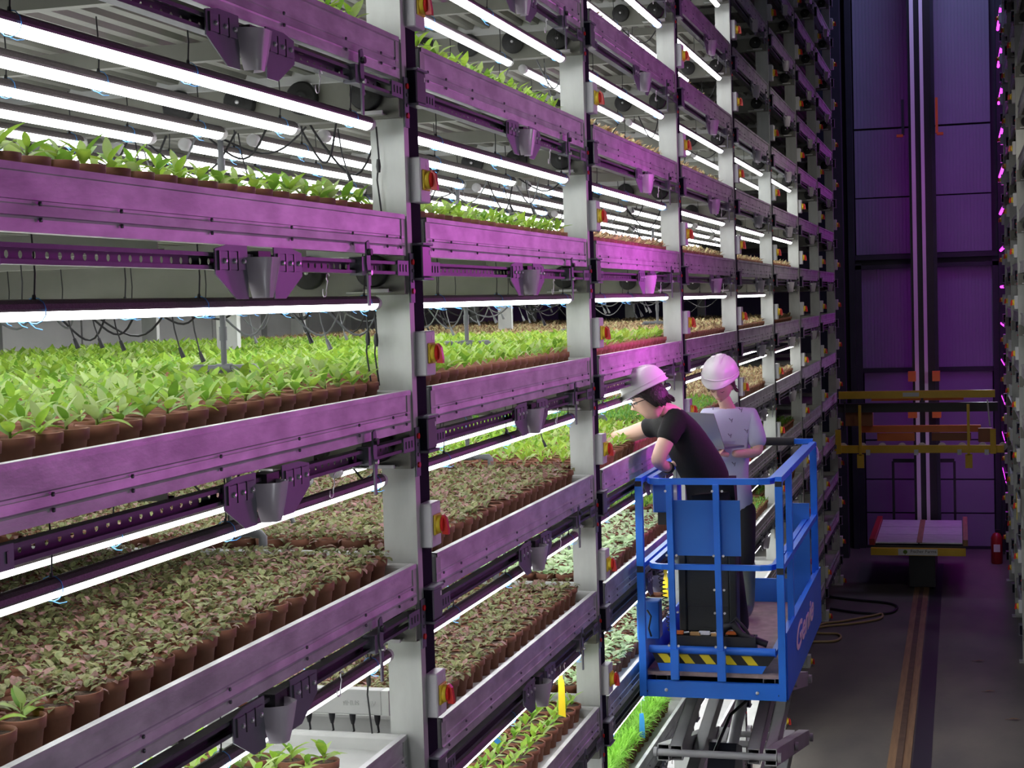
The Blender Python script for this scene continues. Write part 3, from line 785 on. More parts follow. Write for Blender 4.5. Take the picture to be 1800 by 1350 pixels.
def trap(x, y, z, ln, mt, colour, where):
    r = root('sticky_trap', (x, y, z), f'{colour} sticky insect trap hooked {where}', 'insect trap')
    MB().tube([(0, 0, 0), (.0, 0, .03), (.008, 0, .045), (.018, 0, .04), (.02, 0, .03)], .0016, 'zinc', 5).tube([(0, 0, 0), (0, 0, -.05)], .0012, 'zinc', 4).build('hook', r)
    MB().prism([(-.012, -.05), (.012, -.045), (.018, -.09), (.020, -ln), (-.016, -ln+.012)], 'y', -.001, .001, mt).build('card', r)
def at(u, v, y):
    a = CR*((u-900)/FPX)-CU*((v-675)/FPX)+CF; a = a*(y/a.y); return a.x, a.y, a.z+ZC
for (u, v, y, ln, mt, c, w) in ((985, 1170, 7.3, .25, 'ytrap', 'yellow', 'over the seedlings beside the second post'), (873, 1262, 7.0, .22, 'btrap', 'blue', 'under the lowest tray in the second bay'),
        (1127, 1240, 9.3, .20, 'btrap', 'pale blue', 'over the feathery ferns'), (1168, 985, 10.0, .24, 'ytrap', 'yellow', 'seen through the blue lift guardrail')):
    trap(*at(u, v, y), ln, mt, c, w)
# grey wiring box with plugs between first and second bay
bx = at(628, 1232, 5.30)
r = root('wiring_box', (bx[0], bx[1], bx[2]), 'long grey metal wiring box with black plugs underneath, behind the front post', 'box')
MB().bbox(-.24, .10, -.02, .03, -.045, .045, 'deck', .003).build('casing', r)
MB().box(.10, .128, -.02, .03, -.045, .045, 'galv').build('end_plate', r)
text('PMUS   24V', 'embossed_text', .026, 'galv', r, (.015, -.0215, -.004), (math.radians(90), 0, 0), .0008)
for x in (-.19, -.10, -.02, .075):
    MB().lathe([(.006, -.085), (.011, -.066), (.013, -.046)], 'black', 8, (x, .0, 0)).build('plug', r)
    MB().tube([(x, 0, -.08), (x+.004, 0, -.11), (x-.02, .01, -.135), (x-.07, .01, -.14)], .004, 'cable', 5).build('cord', r)

# ---------------------------------------------------------------- facing rack on the other side of the aisle (far end)
XR = .645
RY = [19.62-2.747*0+2.747*i-.1 for i in range(0, 4)]
for i, y in enumerate(RY[:3]):
    make_post(XR, y, f'galvanised post of the facing rack, {ORD1[i]} in view', 'posts of the facing rack', mirror=True, js=range(-6, 7))
    for j in range(JMIN, JMAX+1):
        if not -20 < proj(XR, y, lipz(j))[1] < 1360: continue
        make_isolator(XR, y, lipz(j)+.123, f'isolator switch on the {ORD1[i]} facing rack post, {tier(j)}', 'isolators of the facing rack', mirror=True)
        make_jbox(XR, y, lipz(j)-.155, f'junction box on the {ORD1[i]} facing rack post, {tier(j)}', 'junction boxes of the facing rack', mirror=True)
for i in range(3):
    y = RY[i]-2.53
    for j in range(JMIN, JMAX+1):
        if not -60 < proj(XR, y+L, lipz(j))[1] < 1380: continue
        make_tray(XR+.02, y, lipz(j), f'tray of the facing rack before its {ORD1[i]} visible post, {tier(j)}', 'trays of the facing rack', mirror=True, full=False)
        make_wheelrail(XR, y+L-.01, lipz(j), f'roller rail of the facing rack at its {ORD1[i]} visible post, {tier(j)}', 'roller rails of the facing rack', 2, mirror=True)
for j in range(JMIN+2, JMAX+1, 1):
    r = root('magenta_grow_tube', (XR+.002, RY[2]+.25, lipz(j)-.28), f'lit magenta tube lamp at the far end of the facing rack, {tier(j)}', 'lamp', 'magenta tubes of the facing rack')
    MB().tube([(0, 0, 0), (0, 2.2, 0)], .022, 'mlens', 10).build('lens', r); MB().box(-.02, .02, 0, 2.2, .018, .03, 'housing').build('housing', r)
    MB().tube([(0, -.02, 0), (0, 0, 0)], .025, 'cap', 10).build('end_cap', r)
ys = root('yellow_sign', (XR-.03, 19.45, ZC-2.55), 'yellow tag hanging on the facing rack beside the aisle', 'tag')
MB().box(-.02, -.016, -.06, .06, -.16, .16, 'ytrap').build('card', ys); MB().tube([(-.018, 0, .16), (-.018, 0, .22)], .003, 'cable', 5).build('string', ys)

# ---------------------------------------------------------------- blue scissor lift
LX0, LX1, LY0, LY1 = -1.775, -.955, 8.73, 10.95
PF = ZC-2.10                                         # platform deck level
lift = root('scissor_lift', (0, 0, 0), 'blue scissor lift raised in the aisle with guard rails and hazard-striped front', 'lift')
def sq(pts, w, m='blue', name='rail', b=None):       # square tube along a polyline
    mb = b or MB(); pts = [Vector(p) for p in pts]
    n = len(pts); rings = []
    for i, p in enumerate(pts):
        d = (pts[min(i+1, n-1)]-pts[max(i-1, 0)]).normalized()
        s = d.cross(Vector((0, 0, 1)))
        s = Vector((1, 0, 0)) if s.length < .1 else s.normalized()
        u = s.cross(d).normalized()
        ww = w if isinstance(w, tuple) else (w, w)
        rings.append([p+s*a*ww[0]/2+u*c*ww[1]/2 for a, c in ((-1, -1), (1, -1), (1, 1), (-1, 1))])
    vs = [v for q in rings for v in q]; fs = []
    for i in range(n-1):
        for k in range(4): fs.append((i*4+k, i*4+(k+1) % 4, (i+1)*4+(k+1) % 4, (i+1)*4+k))
    fs += [(3, 2, 1, 0), tuple(range((n-1)*4, n*4))]
    mb.add(vs, fs, m)
    return mb if b else mb.build(name, lift)
ZT, ZM = ZC-1.02, ZC-1.50
def hoop(z, x0=LX0+.07, x1=LX1-.06, y=LY0+.02, c=.07, back=2.0):
    return [(x0, y+back, z), (x0, y+c, z), (x0+c*.3, y+c*.3, z), (x0+c, y, z), (x1-c, y, z), (x1-c*.3, y+c*.3, z), (x1, y+c, z), (x1, y+back, z)]
MB().box(LX0, LX1, LY0, LY0+.03, ZC-2.235, ZC-2.145, 'blue').box(LX0, LX0+.03, LY0, LY1, ZC-2.235, ZC-2.145, 'blue').box(LX0, LX1, LY1-.03, LY1, ZC-2.235, ZC-2.145, 'blue').build('base_frame', lift)
MB().box(LX0+.03, LX1-.03, LY0+.03, LY1-.03, PF-.02, PF, 'deckr').box(LX0+.03, LX1-.03, LY0+.03, LY1-.03, PF-.13, PF-.11, 'dsteel').build('deck', lift)
MB().box(LX1-.012, LX1+.006, LY0+.03, LY1, ZC-2.235, ZC-1.86, 'blue').build('side_panel', lift)
MB().box(LX0, LX0+.012, LY0+.03, LY1, ZC-2.235, ZC-1.95, 'blue').build('side_panel', lift)
MB().box(LX0+.03, LX1-.03, LY1-.05, LY1-.03, PF, PF+.16, 'bluedk').build('toe_board', lift)
# tilted toe board with hazard stripe at the front
tb = MB(); tb.prism([(LX0+.07, PF+.12), (LX1-.07, PF+.12), (LX1-.15, PF-.02), (LX0+.11, PF-.02)], 'y', LY0+.055, LY0+.070, 'blue')
tb.tube([(LX0+.05, LY0+.05, PF+.125), (LX1-.06, LY0+.05, PF+.125)], .022, 'blue', 10); tb.build('toe_board', lift)
st = MB(); st.prism([(LX0+.065, PF+.100), (LX1-.065, PF+.100), (LX1-.105, PF+.045), (LX0+.09, PF+.045)], 'y', LY0+.0535, LY0+.0545, 'tapek'); hz = st.build('hazard_tape', lift)
sy = MB()
for i in range(6):
    a = LX0+.095+i*.118
    if a+.11 < LX1-.03: sy.prism([(a, PF+.098), (a+.055, PF+.098), (a+.095, PF+.047), (a+.040, PF+.047)], 'y', LY0+.0525, LY0+.0533, 'tapey')
sy.build('yellow_stripe', hz)
sq(hoop(ZT), .034, name='top_rail'); sq(hoop(ZM), .030, name='mid_rail')
for x in (LX0+.005, LX1-.035):
    sq([(x+.015, LY0+.01, ZC-2.234), (x+.015, LY0+.01, ZC-1.015)], .040, name='corner_post')
    MB().box(x-.004, x+.034, LY0-.012, LY0-.0098, ZC-1.045, ZC-1.016, 'black').build('post_plug', lift)
    MB().box(x-.004, x+.034, LY0-.012, LY0-.0098, ZC-1.53, ZC-1.495, 'black').build('post_plug', lift)
for x in (LX0+.205, LX0+.205+.262):
    sq([(x, LY0-.012, PF-.03), (x, LY0-.012, PF+.14)], (.046, .030), name='gate_bar')
    sq([(x-.006, LY0-.002, PF+.13), (x-.012, LY0-.002, ZT-.015)], (.034, .026), name='gate_bar')
    for z in (ZT-.05, ZM+.07, ZM-.12, ZM-.25, PF+.16):
        MB().lathe([(.007, 0), (.007, .006), (.004, .009)], 'zinc', 8, (x+.024, LY0-.020, z), 'y').lathe([(.007, 0), (.007, .006), (.004, .009)], 'zinc', 8, (x-.030, LY0-.020, z), 'y').build('bolt', lift)
MB().box(LX0+.175, LX0+.585, LY0+.012, LY0+.020, ZC-1.435, ZC-1.125, 'bluedk').build('front_plate', lift)
for x in (LX0+.15, LX1-.16): MB().lathe([(.010, 0), (.009, -.006), (.004, -.009)], 'white', 10, (x, LY0, ZC-2.195), 'y').build('bolt', lift)
for x in (LX0+.04, LX1-.04): MB().lathe([(.006, 0), (.006, -.002)], 'black', 8, (x, LY0, ZC-2.205), 'y').build('bolt', lift)
# side rails: outer fixed frame (near) and raised extension frame (far)
XS = LX1-.02
sq([(XS, LY0, ZT+.01), (XS, LY1-.1, ZT+.01)], .036, name='side_top_rail'); sq([(XS, LY0, ZM+.0), (XS, LY1-.1, ZM)], .032, name='side_mid_rail')
sq([(XS, LY0+.05, PF+.20), (XS, LY1-.1, PF+.20)], .034, name='side_low_rail')
sq([(XS-.06, LY0+.1, PF+.10), (XS-.06, LY1-.4, PF+.10)], .03, name='side_low_rail')
for y, w in ((9.25, .036), (LY1-.1, .044)): sq([(XS, y, ZC-2.2), (XS, y, ZT+.02)], w, name='side_post')
MB().box(XS-.14, XS-.01, LY1-.35, LY1-.33, PF, ZC-1.38, 'bluedk').build('entry_gate', lift)
sq([(LX0+.02, LY0, ZT+.005), (LX0+.02, LY1-.1, ZT+.005)], .034, name='side_top_rail'); sq([(LX0+.02, LY0, ZM), (LX0+.02, LY1-.1, ZM)], .03, name='side_mid_rail')
sq([(LX0+.02, LY1-.1, ZC-2.2), (LX0+.02, LY1-.1, ZT)], .036, name='side_post')
sq([(LX0+.02, LY1-.1, ZT+.03), (XS, LY1-.1, ZT+.03)], .034, name='rear_rail')
MB().tube([(-1.36, LY1-.1, ZT+.03), (-1.10, LY1-.1, ZT+.03)], .028, 'rubber', 10).build('rubber_sleeve', lift)
wt = MB(); wt.tube([(XS+.035*math.cos(.8*i), LY1-.12+.002*i, ZT-.03+.035*math.sin(.8*i)-.0018*i) for i in range(34)], .004, 'mast', 5); wt.build('coiled_wire', lift)
# control box, coiled lead, rear box
MB().bbox(LX0+.09, LX0+.24, LY0+.05, LY0+.14, ZC-1.20, ZC-1.04, 'bluedk', .006).build('control_box', lift)
MB().box(LX0+.115, LX0+.20, LY0+.06, LY0+.13, ZC-1.27, ZC-1.20, 'black').build('control_socket', lift)
MB().box(LX0+.212, LX0+.232, LY0+.03, LY0+.034, ZC-1.15, ZC-1.03, 'white').build('paper_slip', lift)
cc = [at(1155, 990, 8.95)]
pts = []
c0, c1 = Vector(at(1160, 1005, 8.9)), Vector(at(1180, 1112, 8.9))
for i in range(120):
    t = i/119; a = i*.75; pts.append(c0.lerp(c1, t)+Vector((.016*math.cos(a), .016*math.sin(a), 0)))
MB().tube(pts, .003, 'cable', 5).build('coiled_lead', lift)
b0 = at(1147, 1088, 8.95); MB().bbox(b0[0]-.055, b0[0]+.045, 8.92, 9.02, b0[2]-.11, b0[2]+.11, 'bluedk', .005).build('hydraulic_box', lift)
MB().tube([(b0[0]-.02, 8.90, b0[2]+.06), (b0[0]+.005, 8.88, b0[2]+.03), (b0[0]-.01, 8.88, b0[2]-.04), (b0[0]+.0, 8.9, b0[2]-.09)], .006, 'rubber', 6).build('box_handle', lift)
c0, c1 = at(1125, 1060, 8.80), at(1125, 1115, 8.80)
MB().box(LX0-.012, LX0-.004, LY0+.02, LY0+.10, ZC-1.92, ZC-1.72, 'tie').build('reflector', lift)
sq([(LX0+.1, 9.4, PF+.02), (LX0+.1, 10.4, PF+.02)], .05, name='deck_slide'); sq([(LX0+.16, 8.95, PF+.03), (LX0+.16, 10.3, PF+.03)], .035, 'mast', 'deck_slide')
lg = text('Genie', 'logo_lettering', .30, 'logo', lift, (LX1+.009, 9.75, PF+.085), (math.radians(90), 0, math.radians(90)), .001, shear=.3, off=.006)
lg.scale = (1.55, .68, 1)
# scissor arms
def arm(x, ya, za, yb, zb, w=.070, h=.095, name='scissor_arm'):
    mb = MB(); d = Vector((0, yb-ya, zb-za)); n = Vector((0, -d.z, d.y)).normalized()*h/2; t_ = .006
    a, b = Vector((x, ya, za)), Vector((x, yb, zb))
    for s in (-1, 1):
        for k in (1,):
            o = n*s; i_ = n*(s*(1-2*t_/h))
            mb.add([a+o+Vector((-w/2, 0, 0)), a+o+Vector((w/2, 0, 0)), a+i_+Vector((w/2, 0, 0)), a+i_+Vector((-w/2, 0, 0)), b+o+Vector((-w/2, 0, 0)), b+o+Vector((w/2, 0, 0)), b+i_+Vector((w/2, 0, 0)), b+i_+Vector((-w/2, 0, 0))],
                   [(0, 1, 5, 4), (3, 7, 6, 2), (0, 3, 2, 1), (4, 5, 6, 7)], 'scis')
    for s in (-1, 1):
        xa, xb = x+s*w/2, x+s*(w/2-t_)
        mb.add([(xa, ya+n.y, za+n.z), (xb, ya+n.y, za+n.z), (xb, ya-n.y, za-n.z), (xa, ya-n.y, za-n.z), (xa, yb+n.y, zb+n.z), (xb, yb+n.y, zb+n.z), (xb, yb-n.y, zb-n.z), (xa, yb-n.y, zb-n.z)],
               [(0, 1, 2, 3), (0, 4, 5, 1), (2, 6, 7, 3), (0, 3, 7, 4), (1, 5, 6, 2), (4, 7, 6, 5)], 'scis')
    return mb.build(name, lift)
YA, YB = 8.86, 10.75; H5 = .40; zt = ZC-2.19
for s in range(4):
    za, zb = zt-H5*s, zt-H5*(s+1)
    for x in (-1.60, -1.16): arm(x, YA, zb, YB, za)
    for x in (-1.675, -1.065): arm(x, YA, za, YB, zb)
    for y, z in ((YA, zb), (YB, zb), ((YA+YB)/2, (za+zb)/2)):
        MB().tube([(-1.71, y, z), (-1.03, y, z)], .021, 'scis', 12).build('pivot_rod', lift)
        for x in (-1.72, -1.015): MB().tube([(x-.01, y, z), (x+.01, y, z)], .028, 'scis', 10).build('pivot_cap', lift)
MB().prism([(YA+.15, zt-.60), (YA+.32, zt-.42), (YA+.55, zt-.50), (YA+.55, zt-.66)], 'x', -1.46, -1.30, 'dsteel').build('cylinder_bracket', lift)
MB().tube([(-1.34, YA+.35, zt-.48), (-1.34, YB-.4, zt-.10)], .035, 'mast', 12).build('hydraulic_ram', lift)
MB().tube([(-1.42, YA+.2, zt-.46), (-1.36, YA+.5, zt-.30), (-1.30, YA+.9, zt-.30)], .010, 'cable', 6).build('hydraulic_hose', lift)
MB().bbox(-1.76, -.96, 8.72, 10.9, .12, .42, 'blue', .01).box(-1.72, -1.0, 8.8, 10.85, .42, ZC-2.19-4*H5-.03, 'dsteel').build('chassis', lift)
for x in (-1.72, -1.0):
    for y in (9.0, 10.6): MB().lathe([(.06, -.04), (.12, -.04), (.12, .04), (.06, .04)], 'rubber', 18, (x, y, .12), 'x').build('wheel', lift)

# things standing on the platform
cx0, cy0 = -1.53, 8.86
cs = root('tool_case', ((-1.535+-1.26)/2, 8.97, PF+.001), 'tall black tool case standing behind the blue lift gate', 'case')
ca, cb = at(1203, 1108, 8.93), at(1291, 1108, 8.93); hw = (cb[0]-ca[0])/2; cm = (ca[0]+cb[0])/2; zb_ = ca[2]
cs.location = (cm, 8.97, PF+.14)
MB().bbox(-hw+.02, hw-.02, -.06, .06, zb_-PF-.14, .55, 'case', .006).build('body', cs)
for s in (-1, 1): MB().bbox(s*hw-.022, s*hw+.022, -.07, .06, zb_-PF-.14, .56, 'case', .006).build('side_rail', cs)
MB().box(-hw+.03, hw-.03, -.0635, -.0605, .205, .213, 'black').build('seam', cs)
MB().box(-hw, hw, -.03, .03, -.139, zb_-PF-.135, 'black').build('base', cs)
tbx = root('tool_tray', (-1.40, 8.86, PF+.001), 'open black tool bag with orange and yellow tools on the lift platform', 'tool bag')
mb = MB()
for a_ in ((-.21, .27, -.045, -.035), (-.21, .27, .035, .045)): mb.box(a_[0], a_[1], a_[2], a_[3], 0, .195, 'black')
mb.box(-.21, -.20, -.04, .04, 0, .195, 'black').box(.26, .27, -.04, .04, 0, .195, 'black').box(-.21, .27, -.04, .04, 0, .01, 'black'); mb.build('bag', tbx)
mb = MB().tube([(.06, .0, .18), (.09, .0, .24), (.14, 0, .26), (.19, 0, .20), (.33, .0, .15)], [.022, .030, .026, .022, .02], 'black', 8)
mb.tube([(.11, -.01, .25), (.16, -.02, .30), (.21, -.01, .24), (.24, 0, .18)], .008, 'black', 6); mb.build('strap', tbx)
for x, m_, z, ang in ((-.16, 'orange', .16, .4), (-.06, 'tan', .155, .1), (-.01, 'mast', .160, -.3), (.06, 'tan', .152, .2), (.14, 'orange', .165, -.2), (.09, 'jbox', .175, .6)):
    t_ = root('hand_tool', (-1.40+x, 8.86, PF+z+.045), f'{dict(orange="orange", tan="tan", mast="silver", jbox="dark grey")[m_]} tool lying in the open tool bag, '+('beside the case' if x < 0 else 'under the bag strap'), 'tool', 'tools in the bag')
    MB().bbox(-.045, .02, -.012, .012, -.010, .012, m_, .004).build('handle', t_); MB().tube([(.02, 0, 0), (.05, 0, .004)], .006, 'zinc', 6).build('shaft', t_)
bk = root('yellow_clamp', (-1.565, 8.795, PF+.02), 'small yellow clamp hanging on the side of the tool bag', 'clamp')
MB().tube([(0, 0, 0), (0, 0, .09), (.02, 0, .10), (.04, 0, .07), (.02, 0, .05), (.05, 0, .0)], .008, 'yellow', 6).build('jaw', bk); MB().tube([(.02, 0, .05), (.05, 0, .055)], .004, 'zinc', 5).build('screw', bk)

# ---------------------------------------------------------------- people
def skin(joints, edges, root_i, sub=2):
    bm = bmesh.new(); lay = bm.verts.layers.skin.verify(); vs = []
    for i, (p, r_) in enumerate(joints):
        v = bm.verts.new(p); rr = r_ if isinstance(r_, tuple) else (r_, r_); v[lay].radius = rr; v[lay].use_root = (i == root_i); vs.append(v)
    for a, b in edges: bm.edges.new((vs[a], vs[b]))
    me = bpy.data.meshes.new('skin'); bm.to_mesh(me); bm.free()
    o = bpy.data.objects.new('skin', me); COL.objects.link(o)
    m = o.modifiers.new('s', 'SKIN'); m.use_smooth_shade = True
    m2 = o.modifiers.new('d', 'SUBSURF'); m2.levels = sub; m2.render_levels = sub
    dg = bpy.context.evaluated_depsgraph_get(); out = bpy.data.meshes.new_from_object(o.evaluated_get(dg)); bpy.data.objects.remove(o)
    return out
def chain(pts, rs, sub=2): return skin([(p, r_) for p, r_ in zip(pts, rs)], [(i, i+1) for i in range(len(pts)-1)], 0, sub)
def joinm(name, meshes, mats, parent):
    vs, fs, mi = [], [], []
    for k, me in enumerate(meshes):
        o = len(vs); vs += [v.co[:] for v in me.vertices]; fs += [tuple(i+o for i in p.vertices) for p in me.polygons]; mi += [k if len(mats) > 1 else 0]*len(me.polygons)
    me = bpy.data.meshes.new(name); me.from_pydata(vs, [], fs)
    for m_ in mats: me.materials.append(M[m_])
    me.polygons.foreach_set('material_index', mi); me.polygons.foreach_set('use_smooth', [True]*len(fs)); me.update()
    return ob(name, me, parent)
def headmesh(Mx):
    """front = +Y of local, up = +Z, centre at ear level"""
    nu, nv = 28, 22; vs = []; fs = []
    for i in range(nv+1):
        ph = math.pi*i/nv; z = math.cos(ph); rr = math.sin(ph)
        for k in range(nu):
            th = 2*math.pi*k/nu; x, y = rr*math.sin(th), rr*math.cos(th)
            jaw = 1.0 if z > -.1 else 1-.32*min(1, (-z-.1)/.9)
            X = .078*x*jaw; Y = (.094*y if y < 0 else .088*y)*(1-.08*max(0, -z)); Z = .122*z
            if y > .5 and abs(x) < .5:
                f = math.exp(-(x/.13)**2)
                Y += .032*f*math.exp(-((z+.16)/.13)**2)+.010*f*math.exp(-((z-.02)/.15)**2)      # nose
                Y += .007*math.exp(-(x/.25)**2)*math.exp(-((z+.48)/.08)**2)                      # lips
                Y += .010*math.exp(-(x/.25)**2)*math.exp(-((z+.80)/.14)**2)                      # chin
                Y += .006*math.exp(-((z-.22)/.09)**2)                                            # brow
                Y -= .008*math.exp(-((abs(x)-.36)/.14)**2)*math.exp(-((z-.03)/.09)**2)           # sockets
            if y < -.2 and z < -.3: Y += .018*(-z-.3)
            vs.append((X, Y, Z))
    for i in range(nv):
        for k in range(nu): fs.append((i*nu+k, i*nu+(k+1) % nu, (i+1)*nu+(k+1) % nu, (i+1)*nu+k))
    for s in (-1, 1):     # ears
        o = len(vs); n = 10
        for ring, (rr, off) in enumerate(((1, 0), (.9, .012), (.5, .009))):
            for k in range(n):
                a = 2*math.pi*k/n; vs.append((s*(.070+off), -.006+.016*rr*math.cos(a), -.012+.030*rr*math.sin(a)))
        for ring in range(2):
            for k in range(n): fs.append((o+ring*n+k, o+ring*n+(k+1) % n, o+(ring+1)*n+(k+1) % n, o+(ring+1)*n+k))
        fs.append(tuple(o+2*n+k for k in range(n)))
    me = bpy.data.meshes.new('head'); me.from_pydata([tuple(Mx @ Vector(v)) for v in vs], [], fs); return me
def frame(origin, fwd, up):
    f = Vector(fwd).normalized(); r_ = f.cross(Vector(up)).normalized(); u = r_.cross(f).normalized()
    return Matrix(((r_.x, f.x, u.x, origin[0]), (r_.y, f.y, u.y, origin[1]), (r_.z, f.z, u.z, origin[2]), (0, 0, 0, 1)))
def face_bits(Mx, parent, female=False):
    e = MB(); br = MB(); lp = MB()
    for s in (-1, 1):
        if female:
            e.tube([Mx @ Vector(p) for p in ((s*.018, .0915, -.002), (s*.030, .0925, -.007), (s*.043, .083, -.002))], [.0012, .0022, .0012], 'hairb', 5)
            br.tube([Mx @ Vector(p) for p in ((s*.014, .092, .024), (s*.030, .091, .028), (s*.048, .078, .022))], [.0015, .002, .001], 'hairb', 5); continue
        c = Mx @ Vector((s*.030, .076, .006))
        e.lathe([(.001, -.011), (.009, -.006), (.011, 0), (.009, .006), (.001, .011)], 'white', 10, c)
        c = Mx @ Vector((s*.030, .0860, .004)); e.lathe([(.001, -.005), (.005, 0), (.001, .005)], 'black', 8, c)
        br.tube([Mx @ Vector(p) for p in ((s*.014, .092, .024), (s*.030, .091, .028), (s*.048, .078, .022))], [.002, .003, .0015], 'hair', 5)
    e.build('eyes', parent); br.build('eyebrows', parent)
    lp.tube([Mx @ Vector(p) for p in ((-.022, .084, -.060), (-.008, .0935, -.057), (.008, .0935, -.057), (.022, .084, -.060))], [.002, .0045, .0045, .002], 'lips', 6)
    lp.build('lips', parent)
def helmet(Mx, parent, label):
    vs = []; fs = []; nu, nv = 40, 12
    for i in range(nv+1):
        t = i/nv; ph = t*math.pi/2
        for k in range(nu):
            th = 2*math.pi*k/nu; x, y = math.sin(th), math.cos(th)
            rr = math.sin(ph)**.9; X = .115*rr*x; Y = .140*rr*y; Z = .118*math.cos(ph)**.85+.03
            if abs(X) < .024 and Y > -.12 and t < .8: Z += .006
            if .045 < abs(X) < .056 and t < .75: Z += .003
            vs.append((X, Y, Z))
    for k in range(nu):           # flared rim and front peak
        th = 2*math.pi*k/nu; x, y = math.sin(th), math.cos(th); pk = max(0, y)**1.6
        vs.append((.123*x*(1+.02*pk), (.148+.058*pk)*y, .022-.014*pk))
    for k in range(nu):
        th = 2*math.pi*k/nu; x, y = math.sin(th), math.cos(th); pk = max(0, y)**1.6
        vs.append((.119*x, (.143+.056*pk)*y, .014-.014*pk))
    for k in range(nu):
        th = 2*math.pi*k/nu; x, y = math.sin(th), math.cos(th); vs.append((.106*x, .131*y, .030))
    for i in range(nv+3):
        for k in range(nu): fs.append((i*nu+k, i*nu+(k+1) % nu, (i+1)*nu+(k+1) % nu, (i+1)*nu+k))
    mb = MB().add([Mx @ Vector(v) for v in vs], fs, 'hat', True); h = mb.build('helmet', parent); h['label'] = label
    bd = MB()
    pts = [Mx @ Vector((.117*math.sin(t), .142*math.cos(t), .040+.012*(1-abs(math.cos(t/2))))) for t in [2*math.pi*k/30 for k in range(30)]]
    bd.tube(pts, .0045, 'hat', 6, closed=True); bd.build('rim_bead', h)
    pts = [Mx @ Vector((s, .135*math.cos(t), .034+.122*math.sin(t)**.85)) for s in (0,) for t in [math.pi*(.12+.76*k/14) for k in range(15)]]
    rb = MB()
    for s in (-.028, .028): rb.tube([Mx @ Vector((s, .130*math.cos(t), .031+.117*max(0, math.sin(t))**.85)) for t in [math.pi*(.14+.72*k/14) for k in range(15)]], .0035, 'hat', 5)
    rb.build('crown_ridge', h)
    return h
def hand(palm, direc, side, curl_dir, thumb_dir, sz=1.0, curl=.5):
    """five tapering finger chains grown from one palm; returns meshes"""
    p = Vector(palm); d = Vector(direc).normalized(); s = Vector(side).normalized(); c = Vector(curl_dir).normalized(); out = []
    out.append(skin([(p-d*.045*sz, (.022*sz, .022*sz)), (p, (.036*sz, .016*sz)), (p+d*.035*sz, (.038*sz, .014*sz))], [(0, 1), (1, 2)], 0, 2))
    for i, (o, ln) in enumerate(((-.028, .062), (-.010, .072), (.010, .068), (.027, .054))):
        a = p+d*.030*sz+s*o*sz; b_ = a+(d*(1-.25*curl)+c*.45*curl)*ln*.45*sz; e = b_+(d*(1-curl)+c*curl).normalized()*ln*.32*sz; g = e+(d*(.7-curl)+c*1.1*curl).normalized()*ln*.25*sz
        out.append(chain([a, b_, e, g], [.0095*sz, .0085*sz, .0078*sz, .0065*sz], 1))
    t = Vector(thumb_dir).normalized(); a = p-d*.020*sz-s*.028*sz
    out.append(chain([a, a+t*.030*sz, a+t*.030*sz+(t+d).normalized()*.026*sz, a+t*.034*sz+(t+d*1.6).normalized()*.046*sz], [.012*sz, .011*sz, .010*sz, .008*sz], 1))
    return out

# --- man leaning over the rail
man = root('person', (-1.40, 9.35, PF), 'person in black T-shirt, glasses and white helmet leaning over the lift rail, reaching into trays', 'person')
V3 = Vector
def c3(u, v, y): return Vector(at(u, v, y))
hc = c3(1140, 701, 9.02)                                   # head centre
sN, sF = c3(1187, 738, 8.98), c3(1160, 745, 9.30)          # shoulders near, far
elN = c3(1154, 812, 8.86); wrN = Vector((-1.64, 9.10, ZC-.985))
elF = c3(1104, 765, 9.36); hdF = c3(1046, 776, 9.42)
neck = c3(1178, 724, 9.12); chest = c3(1206, 762, 9.16); belly = c3(1232, 820, 9.20); pel = c3(1256, 868, 9.24)
hN, hF = pel+V3((.0, -.10, -.03)), pel+V3((-.02, .10, -.03))
kN, kF = V3((-1.315, 9.17, PF+.50)), V3((-1.36, 9.42, PF+.50)); aN, aF = V3((-1.27, 9.20, PF+.09)), V3((-1.33, 9.46, PF+.09))
parts = []
J = [(pel, .10), (belly, .10), (chest, .11), (neck, .055), (hc+V3((.045, .02, -.05)), .05), (sN, .06), (elN, (.043, .043)), (wrN, .030), (sF, .06), (elF, .052), (hdF+V3((.05, 0, .0)), .038),
     (hN, .075), (kN, .050), (aN, .036), (hF, .075), (kF, .050), (aF, .036)]
E_ = [(0, 1), (1, 2), (2, 3), (3, 4), (2, 5), (5, 6), (6, 7), (2, 8), (8, 9), (9, 10), (0, 11), (11, 12), (12, 13), (0, 14), (14, 15), (15, 16)]
parts.append(skin(J, E_, 0, 2))
HM = frame(hc, (-1, -.28, -.42), (-.38, -.02, 1)); parts.append(headmesh(HM))
parts += hand(wrN+V3((.03, .05, .03)), (.3, .8, .2), (.8, -.2, .2), (0, 0, -1), (.6, .2, .4), 1.0, .6)
parts += hand(hdF, (-1, .05, -.12), (0, 1, 0), (0, 0, -1), (-.5, -.8, -.2), 1.0, .5)
joinm('body', parts, ['skin'], man)
face_bits(HM, man)
g = MB()
for s in (-1, 1):
    g.tube([HM @ V3((s*.031+.021*math.cos(t), .101, .003+.017*math.sin(t))) for t in [2*math.pi*k/12 for k in range(12)]], .0022, 'black', 5, closed=True)
    g.tube([HM @ V3((s*.052, .099, .008)), HM @ V3((s*.072, .070, .008)), HM @ V3((s*.078, .0, .004))], .0022, 'black', 5)
g.tube([HM @ V3((-.010, .103, .006)), HM @ V3((.010, .103, .006))], .002, 'black', 5); g.build('glasses', man)
